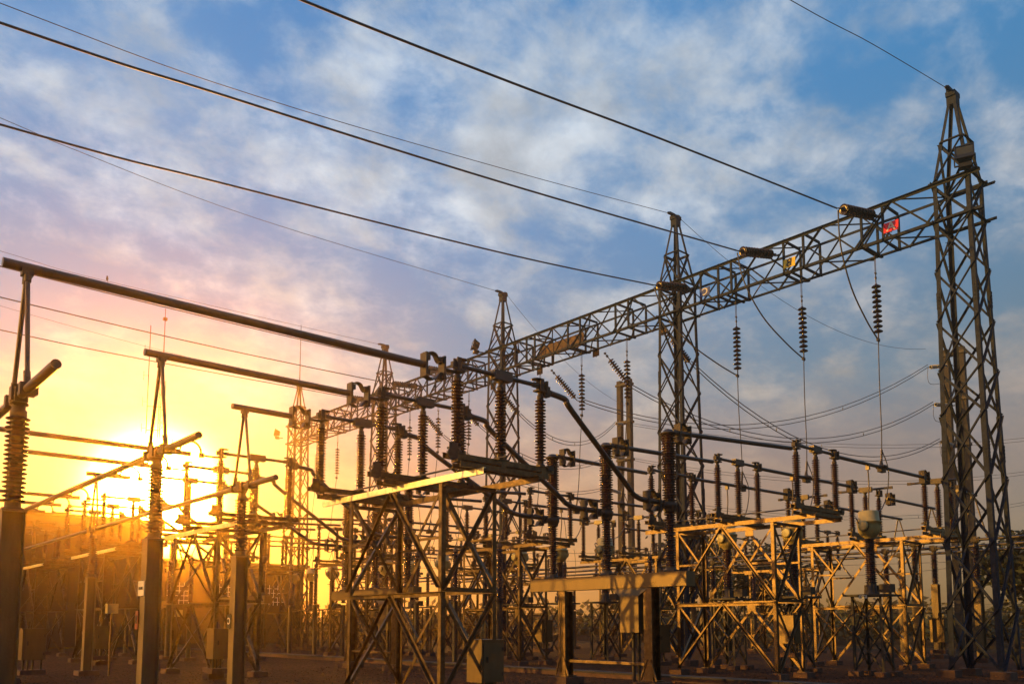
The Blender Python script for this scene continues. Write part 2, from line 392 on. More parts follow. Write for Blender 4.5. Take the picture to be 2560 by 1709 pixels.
# ------------------------------------------------------------------ lattice gantry
def tower_mesh():
    lv = [.22, 2.05, 4.1, 6.1, 8.12, 9.56, 11.18, 12.87, 14.5, 15.8, 17.2, 18.85]
    def half(z):
        if z <= 14.5: return .76-(.76-.56)*(z-.2)/14.3
        if z <= 15.8: return .56
        return .56-(.56-.09)*(z-15.8)/3.05
    cs = [(-1, -1), (1, -1), (1, 1), (-1, 1)]
    legs = []
    for a, b in cs:
        m = MB()
        for i in range(len(lv)-1):
            z0, z1 = lv[i], lv[i+1]; w = .15 if z0 < 8 else (.13 if z0 < 15.7 else .09)
            p = Vector((a*half(z0), b*half(z0), z0)); q = Vector((a*half(z1), b*half(z1), z1)); t = w*.12
            for fx, fy in ((1, 0), (0, 1)):      # two flanges of the angle
                m.bar(p+Vector((-a*fx*w/2*1.0, -b*fy*w/2, 0)), q+Vector((-a*fx*w/2, -b*fy*w/2, 0)), w if fx else t, t if fx else w, (0, 1, 0))
        for z in (6.9, 11.9):
            h = half(z)
            m.box((a*(h+.0)-a*.06, b*(h+.012), z), (.13, .02, .55)); m.box((a*(h+.012), b*h-b*.06, z), (.02, .13, .55))
            for k in range(5):
                m.box((a*(h+.03), b*(h-.06), z-.22+k*.11), (.03, .03, .03)); m.box((a*(h-.06), b*(h+.03), z-.22+k*.11), (.03, .03, .03))
        legs.append(m)
    br = MB()
    for i in range(len(lv)-2):
        z0, z1 = lv[i], lv[i+1]; h0, h1 = half(z0), half(z1); w = .075 if i < 5 else .065
        for k in range(4):
            a, b = cs[k], cs[(k+1) % 4]; nx, ny = (a[0]+b[0])/2, (a[1]+b[1])/2; o = Vector((nx, ny, 0))
            A0 = Vector((a[0]*h0, a[1]*h0, z0)); B0 = Vector((b[0]*h0, b[1]*h0, z0)); A1 = Vector((a[0]*h1, a[1]*h1, z1)); B1 = Vector((b[0]*h1, b[1]*h1, z1))
            br.ang(A0+o*.006, B1+o*.006, w, o); br.ang(B0-o*.03, A1-o*.03, w, o, sy=-1)
            if lv[i+1] in (14.5, 15.8, 17.2, 12.87) and k % 1 == 0 and z1 != 12.87: br.ang(A1+o*.02, B1+o*.02, .08, o)
            if z1 in (14.5, 15.8): 
                br.ang(A1+o*.02+(A1-B1)*.12, A1+o*.02, .09, o); br.ang(B1+o*.02, B1+o*.02+(B1-A1)*.12, .09, o)
        if z1 in (14.5, 15.8): br.ang((-h1, -h1, z1), (h1, h1, z1), .07)
    for z in (z_*.42+.8 for z_ in range(1, 40)):        # climbing bolts on the far leg
        h = half(z); br.tube([(h, h, z), (h+.13*(1 if int(z*10) % 2 else 0), h+.13*(0 if int(z*10) % 2 else 1), z)], .009, 5)
    pk = MB(); pk.box((0, 0, 18.88), (.42, .30, .16)); pk.box((0, 0, 18.66), (.30, .30, .26))
    pk.box((-.25, 0, 19.0), (.34, .10, .10)); pk.box((.18, .05, 19.0), (.16, .2, .14)); pk.box((0, .12, 19.0), (.3, .05, .2))
    pk.lathe((-.42, 0, 18.98), [(.02, 0), (.06, .03), (.06, .06), (.02, .12)], 10, (-1, 0, 0))
    ft = MB()
    for a, b in cs: ft.box((a*.77, b*.77, .10), (.55, .55, .24))
    return legs, br, pk, ft
TL, TB, TP, TF = tower_mesh()
TX = 28.3; TY = [10.31+11.36*k for k in range(5)]
TLAB = ['tall lattice tower at the right edge, nearest end of the gantry', 'second lattice tower of the gantry from the right, above the blue sign',
        'third lattice tower of the gantry, carrying a floodlight, middle of the yard', 'fourth lattice tower of the gantry, behind the near brown columns',
        'farthest lattice tower of the gantry with a lightning rod on its peak']
t0 = thing('gantry_tower', TLAB[0], 'lattice tower', (TX, TY[0], 0), 'lattice towers of the long gantry')
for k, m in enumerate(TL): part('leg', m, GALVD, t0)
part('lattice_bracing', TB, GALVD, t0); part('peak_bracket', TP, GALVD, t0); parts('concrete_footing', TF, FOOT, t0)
TOW = [t0]+[copy_tree(t0, (TX, TY[k], 0), TLAB[k]) for k in range(1, 5)]
rod = MB().tube([(0, 0, 18.9), (0, 0, 23.4)], [.035, .018], 6); part('lightning_rod', rod, GALV2, TOW[4])

def beam_thing(k):
    y0 = TY[k]+.62; y1 = TY[k+1]-.62 if k < 4 else y0+10
    L = y1-y0; n = 8; st_ = L/n; zl, zu, hx = 14.5, 15.8, .60
    lab = ['box truss beam between the first and second towers, with the A, B and C signs', 'box truss beam between the second and third towers, with a long faded board',
           'box truss beam between the third and fourth towers', 'box truss beam between the two farthest towers'][k]
    t = thing('gantry_beam', lab, 'truss beam', (TX, TY[k], 0), 'truss beams of the long gantry')
    o = TY[k]
    ya, yb = -.62+.01, TY[k+1]-o-.62-.01
    for x in (-hx, hx):
        for z in (zl, zu):
            part('chord', MB().ang((x, ya if k else -.9, z), (x, yb if k < 3 else yb+1.2, z), .10, (0, 0, 1 if z < 15 else -1), sx=(1 if x > 0 else -1)), GALVD, t)
    br = MB(); c0 = .62
    for i in range(n):
        a, b = c0+i*st_, c0+(i+1)*st_; mid = (a+b)/2
        fl = i % 2
        for x, s in ((-hx, -1), (hx, 1)):
            za, zb_ = (zu, zl) if (fl if s < 0 else not fl) else (zl, zu)
            br.ang((x+.01*s, a, za), (x+.01*s, b, zb_), .06, (s, 0, 0))
            if s < 0: br.ang((x+.03, a+.06, zb_), (x+.03, b-.06, za), .045, (s, 0, 0)) if i in (1, 2, 4, 5, 7) else None
        for z, s in ((zl, -1), (zu, 1)):
            br.ang((-hx if fl else hx, a, z), (hx if fl else -hx, b, z), .055, (0, 0, s))
    for yq in (2.20, 2.95, 5.15, 5.95, 8.25, 8.85, 9.7):       # stiffened frames where the strings pull
        for x in (-hx, hx): br.ang((x, yq, zl), (x, yq, zu), .075, (0, 1, 0))
        for z in (zl, zu): br.ang((-hx, yq, z), (hx, yq, z), .075, (0, 0, 1))
        br.ang((-hx, yq, zl), (hx, yq, zu), .05, (0, 1, 0)) 
    for yh in (2.84, 5.64, 8.49): br.bar((-hx, yh, zl-.03), (hx, yh, zl-.03), .09, .05)
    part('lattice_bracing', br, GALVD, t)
    return t
for k in range(4): beam_thing(k)

# suspension disc strings -------------------------------------------
def disc_mesh(n, pitch, r, z0, mat_=PORC):
    m = MB()
    for i in range(n):
        z = z0-i*pitch
        m.lathe((0, 0, z), [(.02, .055), (.045, .05), (.05, .01), (r*.75, -.01), (r, -.045), (r, -.058), (r*.9, -.05), (.03, -.035), (.022, -.10)], 16)
    return m
def hang_string():
    t = thing('suspension_insulator_string', 'x', 'insulator string', (28.3, Y1[0]+.3, 14.45), 'disc strings hanging from the gantry beam')
    lk = MB(); lk.tube([(0, 0, 0), (0, 0, -.16)], .018, 6)
    for dx in (-.035, .035): lk.tube([(dx, 0, -.16), (dx, 0, -.72)], .011, 6)
    lk.box((0, 0, -.16), (.10, .04, .05)); lk.box((0, 0, -.73), (.10, .04, .05)); lk.tube([(0, 0, -.73), (0, 0, -1.12)], .02, 6); lk.lathe((0, 0, -.95), [(.02, 0), (.035, .02), (.035, .08), (.02, .1)], 8)
    part('hanger_link', lk, CAST, t); part('insulator_discs', disc_mesh(10, .178, .155, -1.17), PORC, t)
    b = MB(); b.tube([(0, 0, -2.85), (0, 0, -3.2)], .025, 6); b.box((-.03, 0, -3.12), (.16, .06, .10))
    part('bottom_clamp', b, CAST, t)
    return t
hs0 = None
for k in range(4):
    for j, y in enumerate((13.14, 15.95, 18.80)):
        lab = 'brown disc string hanging from the beam above the %s of the %s' % (PH[j], BAY[k])
        if hs0 is None: hs0 = hang_string(); hs0.location.y = y; hs0['label'] = lab
        else: copy_tree(hs0, (28.3, y+k*P, 14.45), lab)

def tension_string(p, q, n, r, lab, grp, m=PORC, z0_=.45):
    p, q = Vector(p), Vector(q); d = q-p; L = d.length
    t = thing('tension_insulator_string', lab, 'insulator string', p, grp); t.rotation_euler = (-d).to_track_quat('Z', 'Y').to_euler()
    dm = MB(); pit = (L-z0_-.18)/n
    for i in range(n):
        z = -z0_-i*pit
        dm.lathe((0, 0, z), [(.02, .055), (.045, .05), (.045, .012), (r*.8, 0), (r, -.030), (r, -.046), (r*.85, -.035), (.035, -.02), (.025, -pit+.05)], 16)
    part('insulator_discs', dm, m, t)
    f = MB(); f.tube([(0, 0, 0), (0, 0, -.42)], .022, 6); f.box((0, 0, -.2), (.06, .10, .10)); f.box((0, 0, -.03), (.12, .05, .08)); f.tube([(0, 0, -L+.36), (0, 0, -L)], .025, 6); f.box((0, 0, -L+.22), (.05, .12, .12))
    part('end_fitting', f, CAST, t)
    return t

def wire(name, pts, r, lab, cat='wire', grp=None, m=WIRE, n=6):
    return solo(name, MB().tube(pts, r, n), m, lab, cat, (0, 0, 0), grp)

deadA = [((28.0, 12.77, 15.53), (25.75, 13.10, 15.22)), ((28.0, 16.67, 15.47), (25.75, 16.98, 15.08)), ((28.0, 20.68, 15.39), (25.75, 20.84, 14.98))]
nm = ['right-hand', 'middle', 'left-hand']
for j, (a, b) in enumerate(deadA):
    tension_string(a, b, 11, .178, ['thick brown disc string pulling the wire beside the red A sign', 'thick brown disc string pulling the wire beside the yellow B sign', 'thick brown disc string in front of the second tower near the blue C sign'][j], 'horizontal strings holding the incoming lines')
LW = [[(25.72, 13.12, 15.21), (16.77, 13.16, 14.09), (11.53, 13.16, 13.35), (6.5, 13.16, 12.71), (0, 13.2, 12.1), (-14, 13.3, 11.4)],
      [(25.72, 16.98, 15.08), (14.86, 16.96, 13.71), (6.54, 16.96, 12.82), (2.51, 16.96, 12.44), (-12, 17, 11.5)],
      [(25.72, 20.84, 14.97), (18.15, 20.76, 13.95), (8.08, 20.72, 12.92), (3.2, 20.72, 12.51), (-14, 20.7, 11.6)]]
LL = ['thick dark line wire running up to the string beside the red A sign', 'thick dark line wire running down to the string beside the yellow B sign', 'thick dark line wire running down to the string on the second tower']
for j in range(3): wire('line_conductor', smoothpts(LW[j]), .026, LL[j], 'wire', 'incoming line wires')
GW = [([(28.05, 10.34, 19.02), (22.71, 10.34, 18.06), (18.31, 10.34, 17.14), (6, 10.4, 15.0)], 'thin earth wire ending on the peak of the right-hand tower'),
      ([(28.05, 21.7, 19.02), (19.33, 22.07, 17.9), (9.61, 22.07, 16.6), (3.24, 22.07, 16.19), (-14, 22, 15.6)], 'thin earth wire ending on the peak of the second tower'),
      ([(28.05, 33.1, 19.02), (14.75, 33.34, 18.80), (7.48, 33.34, 19.15), (5.13, 33.34, 19.4), (-8, 33, 20.5)], 'thin earth wire ending on the peak of the third tower'),
      ([(28.05, 44.5, 19.02), (12.08, 45.09, 18.97), (7.31, 45.09, 19.15), (-6, 45, 19.9)], 'thin earth wire with a small bird on it, just above the longest grey tube'),
      ([(28.05, 55.75, 18.95), (18.36, 56.3, 19.54), (9.31, 56.3, 20.21), (-4, 56, 21.5)], 'faint earth wire running to the farthest tower')]
for pts, lab in GW: wire('earth_wire', smoothpts(pts), .011, lab, 'wire', 'thin earth wires to the tower peaks')
far = [(39.88, [(25.7, 15.1), (16.17, 15.0), (6.58, 15.15), (-6, 15.7)], 'line wire ending on the left-hand string of the third beam'), (36.43, [(25.7, 15.2), (16.08, 15.12), (5, 15.2), (-6, 15.6)], 'line wire just under the longest grey tube'),
       (44.3, [(25.7, 15.19), (14.42, 15.05), (7.36, 15.11), (-6, 15.6)], 'line wire ending on the fourth beam, lowest of the incoming wires')]
for y, pts, lab in far:
    wire('line_conductor', smoothpts([(x, y, z) for x, z in pts]), .026, lab, 'wire', 'incoming line wires')
    tension_string((28.0, y-.05, 15.3), (25.72, y, pts[0][1]), 11, .178, 'thick brown disc string holding the '+{39.88: 'left-hand wire at the third beam', 36.43: 'middle wire at the third beam', 44.3: 'wire at the fourth beam'}[y], 'horizontal strings holding the incoming lines')

# jumpers from the dead-ends to the hanging strings; droppers down to the tubes
JP = [((25.75, 13.10, 15.15), (28.27, 13.14, 11.33)), ((25.75, 16.98, 15.0), (28.27, 15.95, 11.33)), ((25.75, 20.84, 14.9), (28.27, 18.80, 11.33))]
for j, (a, b) in enumerate(JP):
    a, b = Vector(a), Vector(b)
    pts = smoothpts([a, a.lerp(b, .18)+Vector((-.25, 0, -.75)), a.lerp(b, .45)+Vector((-.2, 0, -.95)), a.lerp(b, .75)+Vector((-.15, 0, -.55)), b])
    pts = smoothpts([a, a.lerp(b, .2)+Vector((-.42, 0, -.42)), a.lerp(b, .5)+Vector((-.55, 0, -.52)), a.lerp(b, .8)+Vector((-.32, 0, -.26)), b])
    wire('jumper_cable', pts, .028, 'dark jumper cable curving down from the '+['red A', 'yellow B', 'blue C'][j]+' sign to the hanging string', 'cable', 'jumper cables at the gantry')
def dropper(x, y, k, j):
    t = thing('dropper_cable', 'thin dropper cable from hanging string to tube, %s of the %s' % (PH[j], BAY[k]), 'cable', (28.28, y+k*P, 6.6), 'droppers below the disc strings')
    yy = Y1[j]-y
    m = MB().tube(smoothpts([(0, 0, 4.7), (-.25, yy*.3, 3.2), (-.55, yy*.75, 1.4), (-.80, yy, .45)]), .019, 6); part('cable', m, WIRE, t)
    m = MB().tube([(-.72, yy*.95, .75), (-.82, yy, .26)], .035, 8); m.lathe((-.83, yy, .10), [(.03, 0), (.17, .01), (.19, .05), (.17, .10), (.06, .14), (.05, .22), (.02, .30)], 14); m.box((-.83, yy, .06), (.34, .14, .16))
    part('tube_clamp', m, CAST, t)
    m = MB().tube(smoothpts([(-.72, yy, .7), (-.45, yy-.05, .1), (-.62, yy-.05, -.7), (-1.05, yy-.05, -1.25), (-1.45, yy-.02, -1.40)]), .018, 6); part('lower_cable', m, WIRE, t)
    return t
d0 = dropper(28.3, 13.14, 0, 0)
drs = [d0, dropper(28.3, 15.95, 0, 1), dropper(28.3, 18.80, 0, 2)]
for k in range(1, 4):
    for j in range(3): copy_tree(drs[j], drs[j].location+Vector((0, k*P, 0)), 'thin dropper cable from hanging string to tube, %s of the %s' % (PH[j], BAY[k]))

# signs ---------------------------------------------------------------
def letters(txt, size, mirror, parent, loc, m, name='lettering'):
    cu = bpy.data.curves.new('t', 'FONT'); cu.body = txt; cu.size = size; cu.align_x = 'CENTER'; cu.align_y = 'CENTER'; cu.extrude = .004; cu.offset = size*.02
    o = bpy.data.objects.new('t', cu); C.objects.link(o); bpy.context.view_layer.update()
    me = bpy.data.meshes.new_from_object(o); bpy.data.objects.remove(o)
    m2 = MB(); m2.v = [(-v.co.z, v.co.x if mirror else -v.co.x, v.co.y) for v in me.vertices]; m2.f = [tuple(p.vertices) for p in me.polygons]; m2.sm = [False]*len(m2.f)
    me = m2.mesh(name, m)
    q = bpy.data.objects.new(name, me); C.objects.link(q); q.parent = parent; q.location = loc
    return q
def plate(name, lab, loc, w, h, m, txt=None, size=.3, tm=WHT, mirror=False, rz=0, rx=0, group=None, frame=True):
    t = thing(name, lab, 'sign', loc, group, rz); t.rotation_euler = (0, rx, rz)
    part('sign_panel', MB().box((0, 0, 0), (.012, w, h)), m, t)
    if txt: letters(txt, size, mirror, t, (-.009, 0, 0), tm)
    part('bracket', MB().box((.02, 0, 0), (.02, .04, h*1.15)), GALV2, t)
    return t
plate('phase_sign', 'red sign with a white A on the beam nearest the right tower', (27.60, 12.22, 14.86), .50, .36, RED, 'A', .44, WHT, False, 0, .12, 'phase letter signs on the gantry beam')
plate('phase_sign', 'yellow sign with a mirrored black B on the beam', (27.60, 16.0, 14.84), .48, .36, YEL, 'B', .42, BLK, True, 0, .12, 'phase letter signs on the gantry beam')
plate('phase_sign', 'blue sign with a mirrored white C on the beam by the second tower', (27.60, 19.76, 14.86), .48, .36, BLU, 'C', .42, WHT, True, 0, .12, 'phase letter signs on the gantry beam')
t = thing('name_board', 'long faded board set inside the beam between the second and third towers', 'sign', (28.6, 29.0, 15.15)); part('board_panel', MB().box((0, 0, 0), (.03, 3.1, .62)), RUSTS, t)
for j, (y, z) in enumerate([(23.0, 14.4), (27.0, 14.4), (30.9, 14.4), (34.6, 14.4), (38.0, 14.4)]):
    plate('small_plate', 'small faded plate under the beam, %s' % ['nearest the second tower', 'second to the left of the second tower', 'third to the left of the second tower', 'left of the third tower', 'farthest along the third beam'][j], (28.95, y, z), .42, .34, RUSTS, group='small faded plates under the beam')

# floodlights -----------------------------------------------------------
def flood(loc, rz, lab, rx=.35):
    t = thing('floodlight', lab, 'floodlight', loc, 'floodlights on the gantry towers', rz)
    b = MB(); w, h = .52, .46
    vs = [(-.16, -w/2, -h/2), (-.16, w/2, -h/2), (-.16, w/2, h/2), (-.16, -w/2, h/2), (.16, -w*.3, -h*.3), (.16, w*.3, -h*.3), (.16, w*.3, h*.3), (.16, -w*.3, h*.3)]
    b.add(vs, [(4, 5, 6, 7), (0, 1, 5, 4), (1, 2, 6, 5), (2, 3, 7, 6), (3, 0, 4, 7), (0, 3, 2, 1)])
    for s in (-1, 1): b.box((-.17, s*w/2, 0), (.05, .035, h+.03)); b.box((-.17, 0, s*h/2), (.05, w, .035))
    part('housing', b, BLK, t, (0, 0, .3), (0, rx, 0))
    part('lens', MB().box((-.172, 0, .3), (.012, w-.06, h-.06)), LENS, t, (0, 0, 0), (0, rx*.0, 0))
    br = MB().box((0, 0, -.06), (.28, .36, .12)); br.bar((0, -.29, -.02), (0, -.29, .3), .04, .02); br.bar((0, .29, -.02), (0, .29, .3), .04, .02); br.box((0, 0, -.02), (.05, .6, .04)); br.bar((0, 0, -.05), (.4, 0, -.05), .05)
    part('mounting_bracket', br, BLK if 'right' in lab else CAST, t)
    return t
flood((27.45, 9.75, 15.95), .35, 'black floodlight high on the right-hand tower', .3)
flood((27.35, 34.1, 15.9), -.45, 'pale floodlight on the third tower, facing left', .25)
flood((27.3, 57.0, 15.1), -.6, 'floodlight on the left side of the farthest tower', .2)

# ------------------------------------------------------------------ steel stands under the disconnect switches
def stand(lab, X, wx, ztop, k=0):
    """legs X..X+wx, Y 13.86..17.5 (of the nearest bay); local origin at (X, 13.86)"""
    t = thing('switch_stand', lab, 'steel stand', (X, 13.86+k*P, 0), 'lattice stands under the disconnect switches')
    D, zm = 3.64, 2.26; fz = .16
    for x in (0, wx):
        for y in (0, D):
            sx, sy = (1 if x == 0 else -1), (1 if y == 0 else -1)
            m = MB(); w = .105; tt = .012
            m.box((x+sx*w/2, y+sy*tt/2, (ztop-.12+fz)/2), (w, tt, ztop-.12-fz)); m.box((x+sx*tt/2, y+sy*w/2+sy*.006, (ztop-.12+fz)/2), (tt, w, ztop-.12-fz))
            m.box((x+sx*.05, y+sy*.05, fz+.01), (.24, .24, .02))
            lg = part('leg', m, GALV, t)
            part('footing', MB().box((x+sx*.03, y+sy*.03, fz/2-.03), (.46, .46, fz+.06)), FOOT, lg)
    yb = MB(); z0 = fz
    def zig(px, s, a, b, zlo, zhi):                    # Y-facing side panels
        mid = (a+b)/2; o = (s, 0, 0); xx = px+s*.014
        yb.ang((xx, mid, zhi-.05), (xx, a+.05, zlo+.04), .085, o); yb.ang((xx+s*.012, mid, zhi-.05), (xx+s*.012, b-.05, zlo+.04), .085, o, sx=-1)
        h2 = (zlo+zhi)/2
        xx2 = px-s*.02
        yb.ang((xx2, a+.04, zhi-.06), (xx2, a+(mid-a)*.52, h2-.02), .06, o, sy=-1); yb.ang((xx2, b-.04, zhi-.06), (xx2, b-(b-mid)*.52, h2-.02), .06, o, sy=-1)
        if zlo > 1: yb.ang((xx2, a+.04, h2), (xx2, a+(mid-a)*.50, h2), .06, o, sy=-1); yb.ang((xx2, b-.04, h2), (xx2, b-(b-mid)*.50, h2), .06, o, sy=-1)
        yb.box((px-s*.006, mid, zhi-.10), (.012, .30, .22))
    for px, s in ((0, -1), (wx, 1)):
        zig(px, s, 0, D, zm+.04, ztop-.12); zig(px, s, 0, D, z0, zm-.02)
        yb.ang((px, .02, zm), (px, D-.02, zm), .09, (s, 0, 0)); 
    for py, s in ((0, -1), (D, 1)):
        o = (0, s, 0); yy = py+s*.014
        for zl, zh in ((z0, zm), (zm, ztop-.12)):
            yb.ang((.05, yy, zl+.04), (wx-.05, yy, zh-.04), .075, o); yb.ang((wx-.05, yy-s*.03, zl+.04), (.05, yy-s*.03, zh-.04), .075, o, sy=-1)
        yb.ang((.02, py, zm), (wx-.02, py, zm), .09, (0, s, 0)); yb.ang((.02, py, ztop-.2), (wx-.02, py, ztop-.2), .09, (0, s, 0))
    part('lattice_bracing', yb, GALV, t)
    for x in (0, wx):
        m = MB().chan((x, 4.9, ztop-.06), (x, -1.36, ztop-.06), .06, .125, (0, 0, 1), .010); 
        for yy in (-1.2, -.3, 1.5, 1.8, 2.1, 4.6): m.lathe((x-.030, yy, ztop-.06), [(.028, 0), (.028, .006)], 8, (-1, 0, 0))
        part('top_beam', m, GALV_LIT if (X < 12 and not x) else GALV, t)
    for y in (-1.0, 1.69, 4.34):
        cr = MB()
        for dy in (-.13, .13): cr.chan((-.42, y+dy, ztop+.05), (wx+.45, y+dy, ztop+.05), .05, .10, (0, 0, 1), .008)
        for xx in (.0, wx): cr.box((xx, y, ztop+.004), (.10, .34, .012))
        part('cross_beam', cr, GALV, t)
    rd = MB().tube([(wx*.42, -1.3, ztop+.30), (wx*.42, 4.7, ztop+.30)], .022, 8); part('operating_rod', rd, ALU, t)
    return t
def jaw_block(m, x, z, s=1):
    m.box((x, -.06, z+.02), (.10, .03, .26)); m.box((x, .06, z+.02), (.10, .03, .26)); m.box((x+.02*s, 0, z-.11), (.22, .18, .035)); m.box((x-.08*s, 0, z), (.10, .11, .12))
    m.lathe((x+.1*s, 0, z+.11), [(.02, 0), (.11, .005), (.12, .025), (.02, .03)], 10)
def switch(loc, lab, rot=False, zb=4.95, h=1.32, grp='three-column disconnect switches'):
    """closed centre-rotating switch, columns at -1.1, 0, 1.1 along X; origin on the stand top"""
    t = thing('disconnect_switch', lab, 'disconnect switch', loc, grp)
    b = MB()
    for dy in (-.07, .07): b.chan((-1.40, dy, .035), (1.40, dy, .035), .045, .11, (0, 0, 1), .008)
    for x in (-1.1, 0, 1.1): b.box((x, 0, .10), (.26, .24, .02)); b.box((x, 0, -.02), (.12, .2, .1))
    part('base_beam', b, GALV, t)
    e = MB().box((-1.28, -.13, .12), (.20, .02, .30)); e.lathe((-1.30, -.12, .05), [(.12, 0), (.12, .02)], 16, (0, -1, 0)); e.box((1.28, -.10, .08), (.16, .06, .10)); e.box((-1.18, 0, .2), (.16, .22, .04))
    parts('drive_bracket', e, CAST, t)
    for x in (-1.1, 0, 1.1): insulator(t, (x, 0, .22), h, .062, .122, 20)
    zt = h+.22+.19+.10
    j = MB(); jaw_block(j, -1.1, zt, 1); jaw_block(j, 1.1, zt, -1); j.box((1.22, 0, zt-.02), (.05, .2, .26)); parts('contact_jaw', j, CAST, t)
    bl = MB()
    bl.tube([(-1.02, 0, 0), (-.2, 0, 0)], .045, 10); bl.tube([(.2, 0, 0), (1.02, 0, 0)], .045, 10); bl.box((.02, 0, .0), (.48, .16, .19)); bl.lathe((-.24, 0, 0), [(.06, 0), (.085, .02), (.085, .07), (.05, .09)], 12, (1, 0, 0))
    bl.box((0, 0, -.10), (.10, .10, .09)); bl.box((-.95, 0, 0), (.14, .07, .10)); bl.box((.95, 0, 0), (.14, .07, .10))
    part('switch_blade', bl, ALU, t, (0, 0, zt), (0, 0, 0 if not rot else rad(-82)))
    return t
def strap_clamp(m, x, z, r):        # expansion connector of two plates joined by bent straps
    for xx in (x, x+.42): m.box((xx, 0, z), (.045, .20, .46))
    for xx in (x+.04, x+.38): m.box((xx, .0, z+.15), (.12, .13, .11)); m.box((xx, 0, z-.15), (.12, .13, .11))
    for s in (-1, 1):
        P_ = [(x+.02, 0, z+s*.21), (x+.13, 0, z+s*.26), (x+.24, 0, z+s*.235), (x+.32, 0, z+s*.12), (x+.42, 0, z+s*.13)]
        q = smoothpts(P_, 5)
        for a, b in zip(q, q[1:]): m.bar(a, b, .15, .014, (0, 0, 1))
def loop_clamp(m, x, z):
    q = [(x-.30*math.cos(t*math.pi/12), 0, z+.08+.30*math.sin(t*math.pi/12)) for t in range(13)]
    m.tube([(x-.42, 0, z+.07)]+q+[(x+.30, 0, z)], .032, 8); m.box((x-.42, 0, z+.05), (.14, .12, .08)); m.box((x+.32, 0, z), (.12, .12, .12))
def feeder(j, k):
    """high tube from its A-frame riser to the first switch"""
    xs = XB[j]; y = Y1[j]+k*P
    t = thing('feeder_tube', 'x', 'busbar tube', (xs, y, ZB), 'high feeder tubes with A-frame risers')
    z = ZT-ZB; xe = 9.80-xs
    lp = xe-.95
    part('tube', MB().tube([(-.30, 0, z), ((xe-.72) if k == 0 else lp+.1, 0, z)], .067, 18), ALU, t)
    cl = MB()
    if k == 0: strap_clamp(cl, xe-.74, z, .067); cl.tube([(xe-.32, 0, z), (xe+.02, 0, z)], .035, 10)
    else: loop_clamp(cl, lp+.1, z); cl.tube([(lp+.4, 0, z), (xe, 0, z)], .03, 8)
    part('expansion_connector', cl, CAST, t)
    for s in (-1, 1):
        part('riser_leg', MB().tube([(0, s*.035, z-.10), (0, s*.43, .06)], .032, 12), ALU, t)
    c2 = MB().box((0, 0, z-.07), (.14, .14, .10)); c2.tube([(0, -.04, z-.08), (0, -.07, z-.22)], .045, 10); c2.tube([(0, .04, z-.08), (0, .07, z-.22)], .045, 10)
    for s in (-1, 1): c2.tube([(0, s*.36, .26), (0, s*.43, .05)], .045, 10); c2.box((0, s*.44, .0), (.19, .12, .17)); c2.box((.11, s*.44, 0), (.03, .10, .12))
    parts('riser_clamp', c2, CAST, t)
    return t
def drop_tube(j, k):
    y = Y1[j]+k*P
    t = thing('bent_tube', 'x', 'busbar tube', (12.2, y, 4.4), 'bent tubes dropping to the circuit breakers')
    dy = [.30, -.30, -.90][j]
    pts = smoothpts([(.12, 0, 2.10), (.45, 0, 2.07), (.62, 0, 2.02), (.82, 0, 1.80), (2.75, dy*.7, .48), (3.0, dy*.8, .29), (3.25, dy*.9, .20), (3.55, dy, .17), (4.25, dy, .17)], 5)
    part('tube', MB().tube(pts, .064, 16), ALU, t)
    c = MB(); c.box((0, 0, 2.1), (.16, .14, .22)); c.box((.1, 0, 2.1), (.12, .10, .10)); part('top_clamp', c, CAST, t)
    c = MB(); strap_clamp(c, 3.62, .17, .06)
    for v in range(len(c.v)): c.v[v] = (c.v[v][0], c.v[v][1]+dy, c.v[v][2])
    part('expansion_connector', c, CAST, t)
    return t
def out_tube(j, k):
    """tube from the breaker top to the second switch"""
    y = Y1[j]+k*P; dy = [.30, -.30, -.90][j]
    t = thing('breaker_tube', 'x', 'busbar tube', (16.7, y, 4.4), 'tubes from the breakers to the second switches')
    part('tube', MB().tube([(.15, dy, 2.0), (.55, dy*.95, 2.0), (5.2, 0, 2.22)], .06, 14), ALU, t)
    c = MB(); strap_clamp(c, .38, 2.0, .06)
    for v in range(len(c.v)): c.v[v] = (c.v[v][0], c.v[v][1]+dy, c.v[v][2])
    part('expansion_connector', c, CAST, t)
    return t
def far_tube(j, k):
    y = Y1[j]+k*P
    t = thing('far_tube', 'x', 'busbar tube', (24.5, y, 4.5), 'tubes between the second and third switches')
    part('tube', MB().tube([(.05, 0, 2.22), (6.6, 0, 2.28)], .058, 14), ALU, t)
    c = MB(); strap_clamp(c, 6.0, 2.27, .05); part('expansion_connector', c, CAST, t)
    d = MB(); d.box((2.0, 0, 2.13), (.09, .12, .16)); d.tube(smoothpts([(2.0, 0, 2.05), (2.02, 0, 1.6), (1.95, 0, 1.0), (1.93, 0, .55)]), .022, 6); part('drop_lead', d, ALU, t)
    return t
def end_tube(j, k):
    y = Y1[j]+k*P; xe = 35+2.7*j
    t = thing('end_tube', 'x', 'busbar tube', (xe, y, 4.85), 'end tubes with A-frame risers over the far bus')
    z = 1.75; x0 = 33.5-xe
    part('tube', MB().tube([(x0, 0, z), (.3, 0, z)], .058, 14), ALU, t)
    c = MB(); strap_clamp(c, x0+.15, z, .05); part('expansion_connector', c, CAST, t)
    for s in (-1, 1): part('riser_leg', MB().tube([(0, s*.035, z-.05), (0, s*.43, .06)], .030, 10), ALU, t)
    return t
SIDE = {'f': 'high grey tube with an A-frame riser, %s of the %s', 'd': 'bent grey tube dropping to the breaker, %s of the %s', 'o': 'grey tube from breaker top to second switch, %s of the %s',
        'r': 'grey tube past the gantry dropper, %s of the %s', 'e': 'tube ending on an A-frame over the far bus, %s of the %s'}
